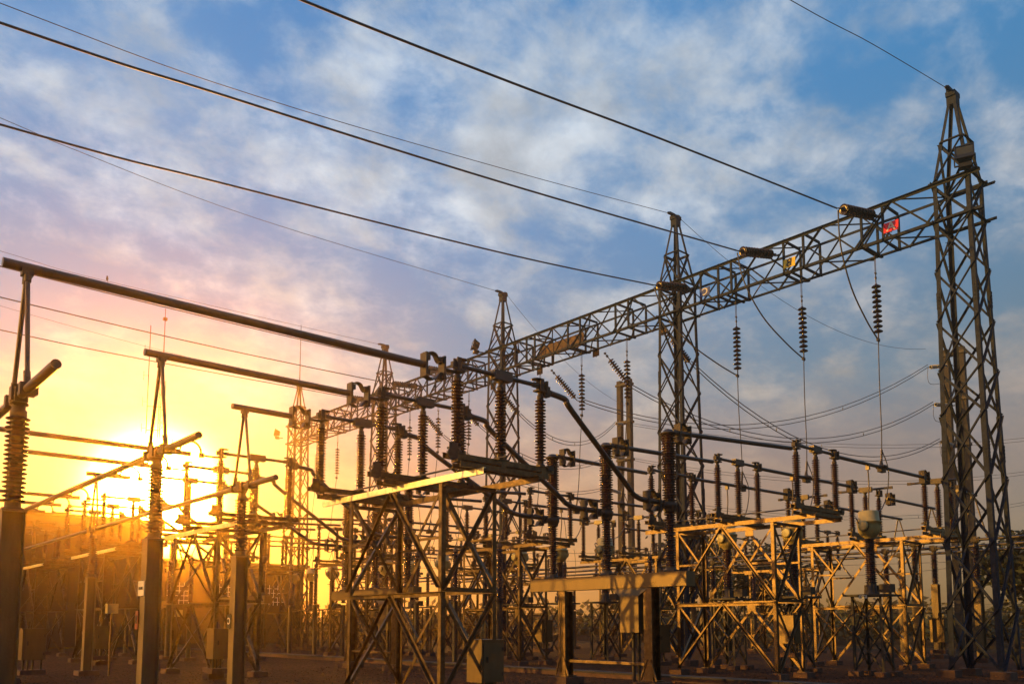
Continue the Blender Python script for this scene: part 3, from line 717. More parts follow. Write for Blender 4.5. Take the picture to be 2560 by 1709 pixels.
for j in range(3):
    f0 = feeder(j, 0); f0['label'] = SIDE['f'] % (PH[j], BAY[0])
    f1 = feeder(j, 1); f1['label'] = SIDE['f'] % (PH[j], BAY[1]); copy_tree(f1, f1.location+Vector((0, P, 0)), SIDE['f'] % (PH[j], BAY[2]))
    for fn, key in ((drop_tube, 'd'), (out_tube, 'o'), (far_tube, 'r'), (end_tube, 'e')):
        a = fn(j, 0); a['label'] = SIDE[key] % (PH[j], BAY[0])
        for k in range(1, 3 if key in 'd' else 4): copy_tree(a, a.location+Vector((0, k*P, 0)), SIDE[key] % (PH[j], BAY[k]))
sw = {}
ZS = [4.60, 4.76, 4.76]; SX = [10.95, 23.25, 31.75]
SN = ['first', 'second', 'third']
for i in range(3):
    if i < 2: sw[i] = switch((SX[i], Y1[0], ZS[i]+.17), 'x')
    else: sw[i] = switch((SX[i], Y1[0], ZS[i]+.17), 'x', True, grp='open disconnect switches beyond the gantry')
    for k in range(3 if i == 0 else 4):
        for j in range(3):
            lab = '%s disconnect switch, %s of the %s' % (['brown three-column, left of the breaker,', 'brown three-column, right of the breaker,', 'open-bladed, beyond the gantry,'][i], PH[j], BAY[k])
            lab = ['%s disconnect switch left of the breaker, %s of the %s', '%s disconnect switch right of the breaker, %s of the %s', '%s disconnect switch beyond the gantry, %s of the %s'][i] % (['brown three-column', 'brown three-column', 'open-bladed'][i], PH[j], BAY[k])
            if k == 0 and j == 0: sw[i]['label'] = lab
            else: copy_tree(sw[i], (SX[i], Y1[j]+k*P, ZS[i]+.17), lab)
SL = ['lattice steel stand carrying the switches left of the breaker in the %s', 'lattice steel stand carrying the switches right of the breaker in the %s', 'lattice steel stand carrying the open switches in the %s']
for i, (x, w) in enumerate(((10.25, 1.45), (22.50, 1.5), (31.0, 1.5))):
    a = stand(SL[i] % BAY[0], x, w, ZS[i])
    for k in range(1, 3 if i == 0 else 4): copy_tree(a, a.location+Vector((0, k*P, 0)), SL[i] % BAY[k])

s4 = stand('lattice steel stand in the back row of the third bay', 44.0, 1.5, 4.76); s4.location.y += 2*P; copy_tree(s4, s4.location+Vector((0, P, 0)), 'lattice steel stand in the back row of the fourth bay')
copy_tree(s4, s4.location-Vector((0, P, 0)), 'lattice steel stand in the back row of the second bay')
for k in (1, 2, 3):
    for j in range(3): copy_tree(sw[1], (44.8, Y1[j]+k*P, 4.93), 'brown three-column disconnect switch in the back row, %s of the %s' % (PH[j], BAY[k]))
s5 = stand('lattice steel stand left of the breaker place in the fourth bay', 10.25, 1.45, 4.60); s5.location.y += 3*P
for j in range(3): copy_tree(sw[0], (10.95, Y1[j]+3*P, 4.77), 'brown three-column disconnect switch left of the breaker, %s of the %s' % (PH[j], BAY[3]))
# ------------------------------------------------------------------ circuit breaker
def breaker():
    t = thing('circuit_breaker', 'x', 'circuit breaker', (16.7, 15.2, 0), 'live-tank circuit breakers')
    y0, y1 = -2.62, 2.86
    part('box_beam', MB().box((0, (y0+y1)/2, 2.70), (.34, y1-y0, .35)), CAB, t)
    e = MB()
    for y in (y0, y1): e.box((0, y, 2.70), (.352, .03, .362))
    for dy, dz in ((.42, -.02), (.47, -.06), (.42, -.10), (.55, -.06), (.60, -.06), (.50, -.02)): e.lathe((-.17, y0+dy+.5, 2.66+dz), [(.011, 0), (.011, .012)], 6, (-1, 0, 0))
    parts('end_plate', e, CAB, t)
    for y in (-1.42, 1.62):
        l = part('leg', MB().box((0, y, 1.36), (.30, .012, 2.30)).box((-.15, y, 1.36), (.012, .26, 2.30)).box((.15, y, 1.36), (.012, .26, 2.30)).box((0, y, .215), (.42, .42, .03)), GALV, t)
        part('footing', MB().box((0, y, .08), (.7, .7, .22)), FOOT, l)
        q = MB()
        for d_ in (-.25, .25): q.bar((-.16, y+d_*.2, .75), (-.16, y+d_, .22), .05, .03)
        parts('leg_brace', q, GALV, l)
    # mechanism cabinet under the beam
    m = MB().box((.02, -.86, 1.86), (.46, .62, .92)); w = .30
    m.add([(-.15, -1.5, 2.52), (.17, -1.5, 2.52), (.17, -.2, 2.52), (-.15, -.2, 2.52), (-.21, -1.17, 2.32), (.25, -1.17, 2.32), (.25, -.55, 2.32), (-.21, -.55, 2.32)], [(0, 1, 2, 3), (7, 6, 5, 4), (0, 4, 5, 1), (1, 5, 6, 2), (2, 6, 7, 3), (3, 7, 4, 0)])
    part('mechanism_cabinet', m, CAB, t)
    c = MB().tube([(.05, -.95, 1.4), (.05, -.95, .1)], .045, 8); c.tube([(.05, -.78, 1.4), (.05, -.78, .1)], .045, 8); parts('cable_conduit', c, GALV2, t)
    c = MB().tube(smoothpts([(-.19, 1.78, 2.45), (-.2, 1.66, 2.2), (-.19, 1.62, 1.0), (-.19, 1.66, .3)]), .012, 6); c.tube(smoothpts([(-.19, -.5, 2.2), (-.24, -.38, 1.9), (-.22, -.42, 1.5)]), .012, 6)
    parts('control_cable', c, BLK, t)
    for i, y in enumerate((-2.05, .05, 2.10)):
        pl = part('breaker_pole', MB().lathe((0, y, 2.875), [(.20, 0), (.20, .05), (.13, .07), (.12, .14), (.03, .145)], 18).box((0, y, 2.90), (.32, .42, .05)), CAST, t)
        part('support_insulator', ins_mesh(1.36, .080, .138, 22, 20), None, pl, (0, y, 3.02))
        part('terminal_housing', MB().lathe((0, y, 4.37), [(.14, 0), (.15, .03), (.15, .07), (.18, .10), (.18, .20), (.15, .23), (.15, .28)], 18).box((-.22, y, 4.52), (.26, .12, .05)).box((-.30, y, 4.52), (.04, .16, .2)), CAST, pl)
        part('interrupter_insulator', ins_mesh(1.68, .120, .185, 26, 22), None, pl, (0, y, 4.62))
        part('top_cap', MB().lathe((0, y, 6.29), [(.16, 0), (.21, .02), (.21, .05), (.15, .07), (.10, .13), (.02, .14)], 20).box((.24, y, 6.37), (.26, .12, .04)), CAST, pl)
    g = MB().bar((0, -1.3, .62), (0, 1.5, .62), .10, .07); part('tie_beam', g, GALV, t)
    return t
b0 = breaker(); b0['label'] = 'three-pole circuit breaker on a wide box beam in the nearest bay'
for k in (1, 2, 3): copy_tree(b0, (16.7, 15.2+k*P, 0), 'three-pole circuit breaker on a box beam in the '+BAY[k])

# ------------------------------------------------------------------ main bus tubes and their posts
for j in range(3):
    y0 = [10.94, 13.60, 16.53][j]; y1 = 42.6
    t = thing('main_bus_tube', ['thick bus tube at the left edge, nearest of the three low bus tubes', 'middle low bus tube, its end level with the second A-frame', 'right-hand low bus tube, its end just right of the third post'][j], 'busbar tube', (XB[j], y0, ZB), 'low main bus tubes')
    part('tube', MB().tube([(0, 0, 0), (0, y1-y0, 0)], .06, 18), ALU, t)
def bus_post(zi0, zi1, hp, w=.27):
    t = thing('bus_support', 'x', 'insulator post', (0, 0, 0), 'insulator posts under the bus tubes')
    m = MB().box((0, 0, hp/2), (w, .014, hp-.02)); m.box((-w/2, 0, hp/2), (.014, w, hp-.02)); m.box((w/2, 0, hp/2), (.014, w, hp-.02)); m.box((0, 0, hp), (w+.04, w+.04, .02))
    part('steel_post', m, POSTM, t); part('footing', MB().box((0, 0, .06), (.6, .6, .18)), FOOT, t)
    insulator(t, (0, 0, hp+.11), zi1-hp-.11, .092, .150, 19, 22)
    c = MB().lathe((0, 0, zi1), [(.02, 0), (.085, .001), (.085, .14), (.06, .15), (.06, .17), (.02, .18)], 16); c.box((0, 0, ZB-.09), (.16, .14, .10)); c.box((0, .12, ZB), (.19, .05, .22)); c.box((-.10, .0, ZB+.02), (.03, .16, .20)); c.box((0, -.12, ZB), (.16, .05, .2))
    part('tube_saddle', c, CAST, t)
    return t
bp0 = bus_post(3.2, 4.38, 3.10)
n_ = 0
for k in range(3):
    for j in range(3):
        if k == 2 and j == 0: pass
        lab = 'brown insulator post under the A-frame, %s of the %s' % (PH[j], BAY[k])
        if n_ == 0: bp0.location = (XB[j], Y1[j], 0); bp0['label'] = lab
        else: copy_tree(bp0, (XB[j], Y1[j]+k*P, 0), lab)
        n_ += 1
plate('equipment_plate', 'square white plate with small lettering on the second post', (4.985, 15.56, 2.23), .30, .26, WHT, '301E-M', .07, BLK, True, 0, 0, 'plates on the near posts')
plate('phase_plate', 'narrow red plate with a B on the second post', (4.985, 15.72, 1.68), .15, .32, mat('orange_plate', (.20, .045, .02), .5), 'B', .20, BLK, True, 0, 0, 'plates on the near posts')
plate('phase_plate', 'small black plate with a mirrored C on the third post', (7.745, 18.27, 1.67), .20, .30, BLK, 'C', .20, WHT, True, 0, 0, 'plates on the near posts')

# far bus, beyond the gantry
for j in range(3):
    t = thing('far_bus_tube', ['nearest', 'middle', 'farthest'][j]+' long bus tube running behind the right-hand tower', 'busbar tube', (35+2.7*j, 4, 4.85), 'low bus tubes beyond the gantry')
    part('tube', MB().tube([(0, 0, 0), (0, 52, 0)], .06, 12), ALU, t)
fp = None
for k in range(4):
    for j in range(3):
        lab = 'insulator post under the far bus, %s of the %s' % (PH[j], BAY[k])
        loc = (35+2.7*j, Y1[j]+k*P, .19)
        fp = copy_tree(bp0, loc, lab, None, 'insulator posts under the far bus')
for i, (x, y) in enumerate(((35, 15.2), (37.7, 17.65))):
    copy_tree(bp0, (x, y, .19), ['dark insulator post just left of the right-hand tower', 'dark insulator post behind the cream transformer column'][i], None, 'insulator posts under the far bus')

# ------------------------------------------------------------------ current transformers
def ct(loc):
    t = thing('current_transformer', 'x', 'current transformer', loc, 'cream headed current transformers')
    zt = 2.48
    m = MB()
    for x, y in ((-.42, -.42), (.42, -.42), (.42, .42), (-.42, .42)): m.ang((x, y, .15), (x, y, zt), .075, (1 if x < 0 else -1, 0, 0), sx=1 if y < 0 else -1)
    for a, b in (((-.42, -.42), (.42, -.42)), ((.42, -.42), (.42, .42)), ((.42, .42), (-.42, .42)), ((-.42, .42), (-.42, -.42))):
        for z0, z1 in ((.2, 1.3), (1.3, 2.4)): m.ang((a[0], a[1], z0), (b[0], b[1], z1), .05); m.ang((b[0], b[1], z0), (a[0], a[1], z1), .05, sx=-1)
    m.box((0, 0, zt+.03), (1.15, 1.35, .06)); part('steel_stand', m, GALV2, t)
    f = MB()
    for x, y in ((-.42, -.42), (.42, -.42), (.42, .42), (-.42, .42)): f.box((x, y, .06), (.34, .34, .18))
    parts('footing', f, FOOT, t)
    b = MB().lathe((0, 0, zt+.06), [(.24, 0), (.22, .06), (.16, .10), (.15, .36), (.13, .38)], 20); b.box((.1, -.45, zt+.25), (.32, .36, .26)); 
    for a in range(4): b.bar((.21*math.cos(a*1.57+.78), .21*math.sin(a*1.57+.78), zt+.06), (.19*math.cos(a*1.57+.78), .19*math.sin(a*1.57+.78), zt+.36), .05)
    part('base_tank', b, CAST, t)
    part('porcelain_column', ins_mesh(1.42, .125, .185, 22, 20), None, t, (0, 0, zt+.42))
    h = MB().lathe((0, 0, zt+1.84), [(.14, 0), (.16, .03), (.26, .10), (.33, .22), (.35, .36), (.35, .50), (.38, .51), (.38, .55), (.32, .56), (.31, .84), (.28, .88), (.02, .90)], 28)
    hd = part('head_tank', h, CTPAINT, t)
    p = MB().lathe((-.30, 0, zt+2.22), [(.155, 0), (.165, .03), (.165, .10), (.13, .13), (.12, .13), (.02, .14)], 20, (-1, 0, 0)); p.lathe((.30, 0, zt+2.22), [(.155, 0), (.165, .10), (.13, .13), (.02, .14)], 20, (1, 0, 0))
    parts('side_terminal', p, CTPAINT, hd)
    c = MB().lathe((-.33, 0, zt+2.22), [(.172, 0), (.172, .05)], 20, (-1, 0, 0)); c.tube(smoothpts([(-.42, .12, zt+2.3), (-.4, .2, zt+2.45), (-.2, .33, zt+2.52), (0, .36, zt+2.46)]), .02, 6); parts('terminal_ring', c, BLK, hd)
    return t
ct0 = ct((26.4, Y1[0], 0))
for k in range(4):
    for j in range(3):
        lab = 'cream headed current transformer on a lattice stand, %s of the %s' % (PH[j], BAY[k])
        if k == 0 and j == 0: ct0['label'] = lab
        else: copy_tree(ct0, (26.4, Y1[j]+k*P, 0), lab)
plate('equipment_plate', 'small plate on the stand of the nearest cream transformer', (25.80, 12.85, 2.46), .26, .10, WHT, 'TR-301E', .05, BLK, True)

def arrester():
    t = thing('surge_arrester', 'x', 'surge arrester', (0, 0, 0), 'ribbed arrester columns on tube posts')
    part('tube_post', MB().tube([(0, 0, 0), (0, 0, 2.5)], .11, 10).box((0, 0, 2.5), (.36, .36, .03)), GALV2, t); part('footing', MB().box((0, 0, .06), (.55, .55, .16)), FOOT, t)
    part('porcelain_column', ins_mesh(1.9, .075, .125, 26, 14), None, t, (0, 0, 2.6))
    r_ = MB().tube([(.24*math.cos(a*.5236), .24*math.sin(a*.5236), 4.35) for a in range(13)], .018, 5, False); r_.bar((-.24, 0, 4.35), (.24, 0, 4.35), .03); r_.lathe((0, 0, 4.48), [(.1, 0), (.1, .1), (.03, .12), (.03, .25)], 10)
    part('grading_ring', r_, CAST, t); part('lead', MB().tube(smoothpts([(0, 0, 4.7), (.2, .05, 5.3), (.1, 0, 6.2), (0, 0, 6.7)]), .016, 5), WIRE, t)
    return t
ar = None
for k, xx in ((1, 29.3), (2, 29.3), (3, 29.3), (1, 41.5), (2, 41.5), (3, 41.5), (2, 14.4), (3, 14.4), (1, 20.6), (2, 20.6)):
    for j in range(3):
        lab = 'ribbed arrester column %s, %s of the %s' % ({29.3: 'behind the gantry', 41.5: 'far behind the gantry', 14.4: 'left of the breaker', 20.6: 'right of the breaker'}[xx], PH[j], BAY[k])
        if ar is None: ar = arrester(); ar.location = (xx, Y1[j]+k*P, 0); ar['label'] = lab
        else: copy_tree(ar, (xx, Y1[j]+k*P, 0), lab)
# ------------------------------------------------------------------ control boxes
def cbox(loc, w, d, h, z0, lab, rz=0, legs=True):
    t = thing('control_box', lab, 'control box', loc, 'control boxes around the yard', rz)
    part('cabinet', MB().box((0, 0, z0+h/2), (w, d, h)), CAB, t)
    part('lid', MB().box((0, 0, z0+h+.015), (w+.05, d+.05, .03)), CAB, t)
    dr = MB().box((0, -d/2-.008, z0+h/2), (w-.08, .016, h-.1)); part('door', dr, CAB, t)
    part('handle', MB().box((-w*.28, -d/2-.03, z0+h*.55), (.03, .03, .12)), BLK, t)
    parts('hinge', MB().box((w*.42, -d/2-.02, z0+h*.8), (.03, .02, .07)).box((w*.42, -d/2-.02, z0+h*.2), (.03, .02, .07)), CAST, t)
    if legs:
        m = MB()
        for a in (-1, 1): m.ang((a*w*.38, 0, 0), (a*w*.38, 0, z0), .06)
        parts('support', m, GALV2, t); part('footing', MB().box((0, 0, .05), (w*1.1, d*1.1, .14)), FOOT, t)
    c = MB().tube([(.05, .02, 0), (.05, .02, z0)], .03, 6); c.tube([(-.08, .02, 0), (-.08, .02, z0)], .025, 6); c.tube([(-.1, 0, z0+h), (-.1, 0, z0+h+.22)], .02, 6)
    parts('conduit', c, GALV2, t)
    return t
cb = [cbox((11.6, 14.1, 0), .60, .50, .86, .40, 'dull metal control box at the foot of the nearest stand')]
def cb_copy(loc, lab): return copy_tree(cb[0], loc, lab)
cb_copy((24.2, 14.4, .62), 'control box behind the right-hand leg of the second stand'); cb_copy((22.0, 17.9, .3), 'dark control box beneath the left end of the second stand')
cb_copy((10.3, 24.9, .2), 'control box left of the third post, in the second bay'); cb_copy((10.2, 36.4, .25), 'control box under the third bay stand'); cb_copy((33.2, 13.6, .55), 'control box on a post just left of the right-hand tower')
cb_copy((24.4, 25.9, .5), 'large control box behind the breaker leg in the second bay'); cb_copy((24.4, 37.0, .5), 'control box seen through the nearest stand, third bay'); cb_copy((5.9, 27.6, .2), 'control box between the first and second posts')
for i, (x, y, z) in enumerate(((8.3, 28.6, 0), (14.0, 38.6, 0))):
    t = thing('junction_box', ['small bright box on a thin pole behind the second post', 'small box on a thin pole in the third bay'][i], 'junction box', (x, y, z), 'small boxes on thin poles')
    part('pole', MB().tube([(0, 0, 0), (0, 0, 1.95)], .03, 8), GALV, t); part('box', MB().box((0, 0, 2.1), (.32, .25, .30)), CTPAINT, t)

# ------------------------------------------------------------------ rear line strings, poles and their wires
def twin(a, b, s, lab, r=.021, off=(0, 0, .16)):
    o = Vector(off); m = MB().tube(sag(a, b, s), r, 6); m.tube(sag(Vector(a)+o, Vector(b)+o, s*.97), r, 6)
    q = sag(a, b, s); 
    for i in (5, 9, 13): m.bar(q[i], q[i]+o, .03)
    return solo('twin_conductor', m, WIRE, lab, 'wire', (0, 0, 0), 'twin wires leaving the far side of the gantry')
POLE_R = (53.5, 20.3); POLE_M = (47.0, 41.0)
def conc_poles(x, y, h, lab, dx=.0, dy=.9):
    t = thing('concrete_pole', lab, 'utility pole', (x, y, 0), 'paired concrete poles behind the gantry')
    for s in (-1, 1): part('shaft', MB().prof((0, s*dy/2*1.1, 0), (0, s*dy/2, h), [(-.19, -.16), (.19, -.16), (.19, .16), (-.19, .16)], (1, 0, 0)), CONC, t)
    a = MB()
    for z in (h-.35, h-3.2, h-6.0): a.box((0, 0, z), (.5, dy+.5, .16))
    parts('cross_tie', a, GALV2, t); a = MB()
    for z in (h*.42, h*.6): a.lathe((-.25, 0, z), [(.16, 0), (.16, .7)], 12)
    part('bolt_collar', MB().box((0, 0, h*.3), (.46, dy+.36, .1)), GALV2, t)
    return t
conc_poles(*POLE_R, 18.3, 'paired concrete poles seen through the right-hand tower'); conc_poles(*POLE_M, 19.6, 'tall paired concrete poles rising in the middle, left of the second tower')
RS = [(22.75, (28.9, 22.75, 14.30), (30.3, 22.5, 13.05), 12.2), (26.4, (28.9, 26.4, 14.25), (30.4, 26.1, 12.8), 14.7), (30.0, (28.9, 30.0, 14.25), (30.4, 29.7, 12.9), 17.2)]
for i, (y, a, b, zp) in enumerate(RS):
    tension_string(a, b, 11, .16, ['slanting disc string beside the second tower, on its right', 'slanting disc string under the second beam, left of the paired poles', 'slanting disc string under the second beam, above the bent tube'][i], 'slanting strings on the far side of the gantry')
    pe = (POLE_R[0]-.3, POLE_R[1], zp); pm = Vector(pe)+(Vector(b)-Vector(pe)).normalized()*1.9
    tension_string(pe, pm, 14, .12, 'pale ribbed string on the right-hand poles, %s' % ['lowest', 'middle', 'highest'][i], 'pale strings at the paired poles', GLASS)
    twin(b, pm, 2.5, 'pair of wires from the %s slanting string to the right-hand poles' % ['right', 'middle', 'left'][i])
    wire('loop_cable', smoothpts([pm, pm+Vector((.5, .1, -.9)), Vector(pe)+Vector((.2, 0, -.8)), Vector(pe)+Vector((.6, 0, -.1))]), .014, 'slack loop of cable under the %s string of the right-hand poles' % ['lowest', 'middle', 'highest'][i], 'cable')
for i in range(3):
    a = (28.9, 34.2+3.5*i, 14.25); b = (30.5, 34.1+3.5*i, 12.9)
    tension_string(a, b, 11, .16, 'slanting disc string under the third beam, %s' % ['nearest', 'middle', 'farthest'][i], 'slanting strings on the far side of the gantry')
    zp = 16.2-2.6*i; pe = (POLE_M[0]-.3, POLE_M[1]-.2, zp); pm = Vector(pe)+(Vector(b)-Vector(pe)).normalized()*1.9
    tension_string(pe, pm, 14, .12, 'pale ribbed string on the middle paired poles, %s' % ['highest', 'middle', 'lowest'][i], 'pale strings at the paired poles', GLASS)
    twin(b, pm, 1.6, 'pair of wires from the third beam to the middle poles, %s' % ['highest', 'middle', 'lowest'][i])
    q = Vector((POLE_M[0]+.3, POLE_M[1]-.3, zp)); twin(q, (90, 10+4*i, zp+4), 3.0, 'pair of wires leaving the middle poles to the right, %s' % ['highest', 'middle', 'lowest'][i], .015)
wire('earth_wire', sag((28.6, 21.6, 18.9), (52, 21.3, 18.2), 1.6), .010, 'thin wire from the second tower peak to the right-hand poles', 'wire')
wire('earth_wire', sag((28.6, 33.0, 18.9), (47, 40.8, 17.6), .8), .010, 'thin wire from the third tower peak towards the middle poles', 'wire')

# ------------------------------------------------------------------ fence, road edge, trees, buildings, mast
def fence(x, y0, y1):
    t = thing('chain_link_fence', 'chain-link fence topped with barbed wire along the right and back', 'fence', (x, y0, 0))
    L = y1-y0; ps = MB(); y = 0
    while y <= L+.01:
        ps.tube([(0, y, 0), (0, y, 2.35), (.32, y, 2.75)], .035, 6); y += 3.0
    parts('fence_post', ps, GALV2, t)
    r = MB().tube([(0, 0, 2.3), (0, L, 2.3)], .022, 5); r.tube([(0, 0, .1), (0, L, .1)], .018, 5); parts('rail', r, GALV2, t)
    w = MB()
    for i in range(4):
        x0, z0 = .32*i/3, 2.35+.4*i/3; w.tube([(x0, 0, z0), (x0, L, z0)], .006, 4)
        yy = 0
        while yy < L: w.box((x0, yy, z0), (.03, .006, .05)); yy += .3 if yy < 40 else .6
    part('barbed_wire', w, GALV2, t)
    ms = MB(); s = .14; n = int(L/s)
    for i in range(n):
        a = i*s
        for sg in (1, -1):
            z0, z1 = (.1, 2.3); ms.add([(0, a-sg*1.1, z0), (0, a-sg*1.1+.007, z0), (0, a+sg*1.1+.007, z1), (0, a+sg*1.1, z1)], [(0, 1, 2, 3)])
    part('wire_mesh', ms, GALV2, t)
    return t
fence(53.0, 2, 58)
wl = MB(); y = -40
while y < 120: wl.box((0, y, .26), (.3, 1.2, .52)); y += 1.9
t = thing('low_wall', 'low pale-topped wall beyond the fence', 'wall', (63.0, 0, 0)); part('wall_face', MB().box((.0, 40, .18), (.22, 160, .34)), CONC, t); parts('coping_block', wl, CONC, t)

def leafy(m, c, rx, ry, rz, n, rng, s=.16):
    cl = []
    for i in range(max(10, n//70)):
        u = rng.random()*2*math.pi; v = math.acos(rng.uniform(-.85, 1)); k = rng.uniform(.35, 1)
        cl.append((c[0]+rx*k*math.sin(v)*math.cos(u), c[1]+ry*k*math.sin(v)*math.sin(u), c[2]+rz*k*math.cos(v), rng.uniform(.14, .3)))
    for i in range(n):
        x, y, z, r = cl[rng.randrange(len(cl))]; R_ = r*rx*1.2
        p = Vector((x+rng.gauss(0, R_*.6), y+rng.gauss(0, R_*.6), z+rng.gauss(0, R_*.45)))
        a = Vector((rng.gauss(0, 1), rng.gauss(0, 1), rng.gauss(0, .7))).normalized()*s*rng.uniform(.6, 1.3); b = a.cross(Vector((rng.gauss(0, 1), rng.gauss(0, 1), rng.gauss(0, 1)))).normalized()*s*.55
        m.add([p-a, p+b, p+a, p-b], [(0, 1, 2, 3)])
def tree(x, y, h, r, n, lab, seed, s=.2, low=.35, group='trees around the yard'):
    rng = random.Random(seed); t = thing('tree', lab, 'tree', (x, y, 0), group)
    tr = MB(); tr.tube(smoothpts([(0, 0, -.1), (.1, .05, h*.2), (-.05, .1, h*.45), (.1, 0, h*.75)]), [.03*h*(1-.8*i/18)+.02 for i in range(19)], 8)
    for i in range(7):
        a = rng.uniform(0, 6.28); z = h*rng.uniform(.28, .55); e = Vector((math.cos(a)*r*.7, math.sin(a)*r*.7, z+h*.28)); tr.tube([(0, .05, z), tuple(e*.5+Vector((0, 0, z*.55))), tuple(e)], [.06, .04, .015], 6)
    part('trunk', tr, BARK, t); m = MB(); leafy(m, (0, 0, h*(low+1)/2), r, r, h*(1-low)/2, n, rng, s); part('crown', m, LEAF, t)
    return t
tree(72, 21.9, 8.3, 4.6, 5200, 'big dark tree at the right edge behind the tower', 3, .30, .42)
tree(63.5, 40.5, 8.2, 3.6, 4200, 'bushy tree behind the second stand, right of the paired posts', 5, .22, .25)
tree(55.5, 41.5, 10.0, 3.2, 3800, 'slender tree behind the left end of the second stand', 8, .2, .2)
tree(62, 52.5, 6.5, 3.0, 2400, 'small bushy tree behind the breaker', 9, .22, .2)
rng = random.Random(12)
tl = MB()
for i in range(150):
    a = rad(rng.uniform(10, 85)); dd = rng.uniform(190, 260); hh = rng.uniform(2.5, 6.5) if rng.random() < .8 else rng.uniform(6, 10)
    leafy(tl, (math.sin(a)*dd, math.cos(a)*dd, hh*.45), hh*1.3, hh*1.3, hh*.6, 90, rng, 1.0)
tag(part('distant_treeline', tl, LEAF), 'dark line of distant trees and shrubs on the horizon', 'trees', kind='stuff')
sh = MB()
for i in range(230):
    a = rad(rng.uniform(8, 88)); dd = rng.uniform(88, 112); hh = rng.uniform(1.6, 3.6)
    leafy(sh, (math.sin(a)*dd, math.cos(a)*dd, hh*.45), hh*1.1, hh*1.1, hh*.6, 90, rng, .38)
tag(part('shrub_belt', sh, LEAF), 'dark belt of shrubs beyond the fence', 'shrubs', kind='stuff')
def upole(x, y, h, lab):
    t = thing('utility_pole', lab, 'utility pole', (x, y, 0), 'distant utility poles'); part('shaft', MB().tube([(0, 0, 0), (0, 0, h)], [.16, .09], 8), CONC, t)
    m = MB().bar((-.2, -1.1, h-.5), (.2, 1.1, h-.5), .12); m.bar((-.2, -.9, h-1.2), (.2, .9, h-1.2), .10)
    for s in (-1, 0, 1): m.tube([(0, s*.9, h-.45), (0, s*.9, h-.15)], .05, 6)
    part('crossarm', m, GALV2, t); return t
upole(112, 64, 9, 'distant power pole seen between the second and third stands'); upole(118, 46, 9.5, 'distant power pole seen left of the nearest cream transformer'); upole(128, 36, 10, 'distant power pole just right of the tower foot')
wire('distant_wire', sag((112, 64, 8.6), (118, 46, 9.1), .4), .03, 'faint wire between distant poles', 'wire', 'distant wires'); wire('distant_wire', sag((118, 46, 9.1), (128, 36, 9.6), .4), .03, 'faint wire leading right between distant poles', 'wire', 'distant wires')
for i in range(3): wire('distant_wire', sag((60, 95, 9+i), (150, 20, 12+i*1.1), 1.2), .028, 'long faint wire low in the sky behind the yard, %s' % ['lowest', 'middle', 'highest'][i], 'wire', 'distant wires')

def warehouse():
    t = thing('warehouse', 'long pale warehouse behind the left side of the yard', 'building', (-22, 66, 0))
    L, D, H = 44.5, 18, 9.15
    part('wall', MB().box((L/2, D/2, H/2), (L, D, H)), WALLP, t)
    r = MB().box((L/2, D/2, H+.12), (L+.5, D+.5, .22)); r.box((L/2, -.14, H-.25), (L+.3, .16, .4)); part('roof', r, WALLD, t)
    for i in range(9):
        m = MB().box((3+i*4.9, -.05, 1.6), (3.4, .08, 3.1)); part('panel_door', m, WALLD if i % 2 else WALLP, t)
    for i in range(10):
        w = part('window', MB().box((2.6+i*4.4, -.04, 5.9), (1.6, .06, 1.3)), WALLD, t); part('pane', MB().box((2.6+i*4.4, -.085, 5.9), (1.4, .02, 1.1)), WIN, w)
    m = MB()
    for i in range(45): m.box((i*1.0+.2, -.03, 4.2), (.06, .05, 8.2))
    part('cladding_ribs', m, WALLP, t)
    t = thing('control_building', 'low building with gridded windows behind the third post', 'building', (23.5, 72, 0))
    part('wall', MB().box((7, 5, 3.4), (14, 10, 6.8)), WALLP, t); part('roof', MB().box((7, 5, 6.9), (14.8, 10.8, .25)), WALLD, t)
    for i in range(3):
        w = part('window', MB().box((2.6+i*4.2, -.04, 4.2), (2.2, .06, 2.0)), WALLD, t); g = MB()
        g.box((2.6+i*4.2, -.085, 4.2), (2.0, .02, 1.8)); part('pane', g, WIN, w); g = MB()
        for q in range(5): g.box((1.8+i*4.2+q*.4, -.11, 4.2), (.05, .03, 1.8))
        for q in range(4): g.box((2.6+i*4.2, -.112, 3.6+q*.4), (2.0, .03, .05))
        part('window_bars', g, WHT, w)
warehouse()

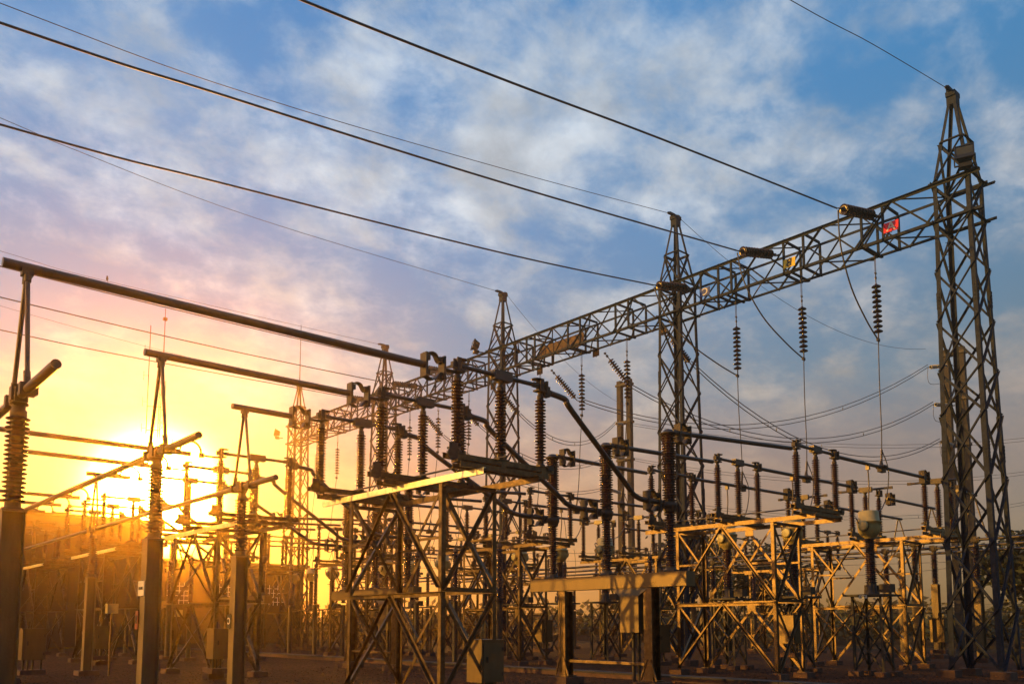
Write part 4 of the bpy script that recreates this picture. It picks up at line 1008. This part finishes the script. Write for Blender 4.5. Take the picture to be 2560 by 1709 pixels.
def mast(x, y, hh):
    h = 36.8
    t = thing('radio_mast', 'thin red and white radio mast with antennas behind the second A-frame', 'mast', (x, y, 0))
    m = MB(); r = .36; z = 0; n = int((h-8)/.7)
    c = [(r*math.cos(a), r*math.sin(a)) for a in (0, 2.09, 4.19)]
    for a in c: m.tube([(a[0], a[1], 0), (a[0], a[1], h-8)], .035, 5)
    for i in range(n):
        for q in range(3):
            a, b = c[q], c[(q+1) % 3]
            if i % 2: a, b = b, a
            m.tube([(a[0], a[1], i*.7), (b[0], b[1], i*.7+.7)], .018, 4)
    part('lattice_shaft', m, MASTR, t)
    m = MB().tube([(0, 0, h-8.5), (0, 0, h)], [.07, .035], 6); m.box((0, 0, h-1.2), (.4, .3, .3)); part('top_spike', m, MASTR, t)
    m = MB()
    for dx, z0, z1 in ((-1.5, h-14, h-2.0), (1.3, h-24, h-14.5), (-1.9, h-26, h-15)):
        m.tube([(dx*.83, -dx*.5, z0), (dx*.83, -dx*.5, z1)], .05, 5); zz = z0+.6
        m.bar((0, 0, z0+.4), (dx*.83, -dx*.5, z0+.4), .06); m.bar((0, 0, z0+3), (dx*.83, -dx*.5, z0+3), .06)
        while zz < z1-.8 and dx < 0:
            m.tube([(dx*.83-.4, -dx*.5+.3, zz-.5), (dx*.83-.4, -dx*.5+.3, zz+.5)], .025, 4); m.bar((dx*.83, -dx*.5, zz), (dx*.83-.4, -dx*.5+.3, zz), .03); zz += 2.9
    parts('antenna', m, MASTR, t, gap=.0); t.scale = (hh/h,)*3
    return t
mast(20.75, 62.2, 24.6)

bd = MB().lathe((0, 0, 0), [(.01, 0), (.045, .03), (.06, .09), (.045, .16), (.035, .19), (.038, .21), (.03, .24), (.005, .255)], 10); bd.bar((.02, 0, .02), (.05, 0, -.13), .035, .015); bd.tube([(-.03, 0, .215), (-.075, 0, .205)], [.012, .003], 5)
solo('bird', bd, BIRD, 'small dark bird perched on the wire above the longest tube', 'bird', (12.08, 45.09, 19.0))

# ------------------------------------------------------------------ haze
HZ = bpy.data.materials.new('haze'); HZ.use_nodes = True; nt = HZ.node_tree; nt.nodes.clear()
pv = nt.nodes.new('ShaderNodeVolumePrincipled'); pv.inputs['Density'].default_value = .0018; pv.inputs['Color'].default_value = (1.0, .70, .36, 1); pv.inputs['Anisotropy'].default_value = .92
oo = nt.nodes.new('ShaderNodeOutputMaterial'); nt.links.new(pv.outputs[0], oo.inputs['Volume'])
hb = MB().box((0, 0, 12.2), (660, 660, 26.6))
tag(part('haze', hb, HZ), kind='stuff')
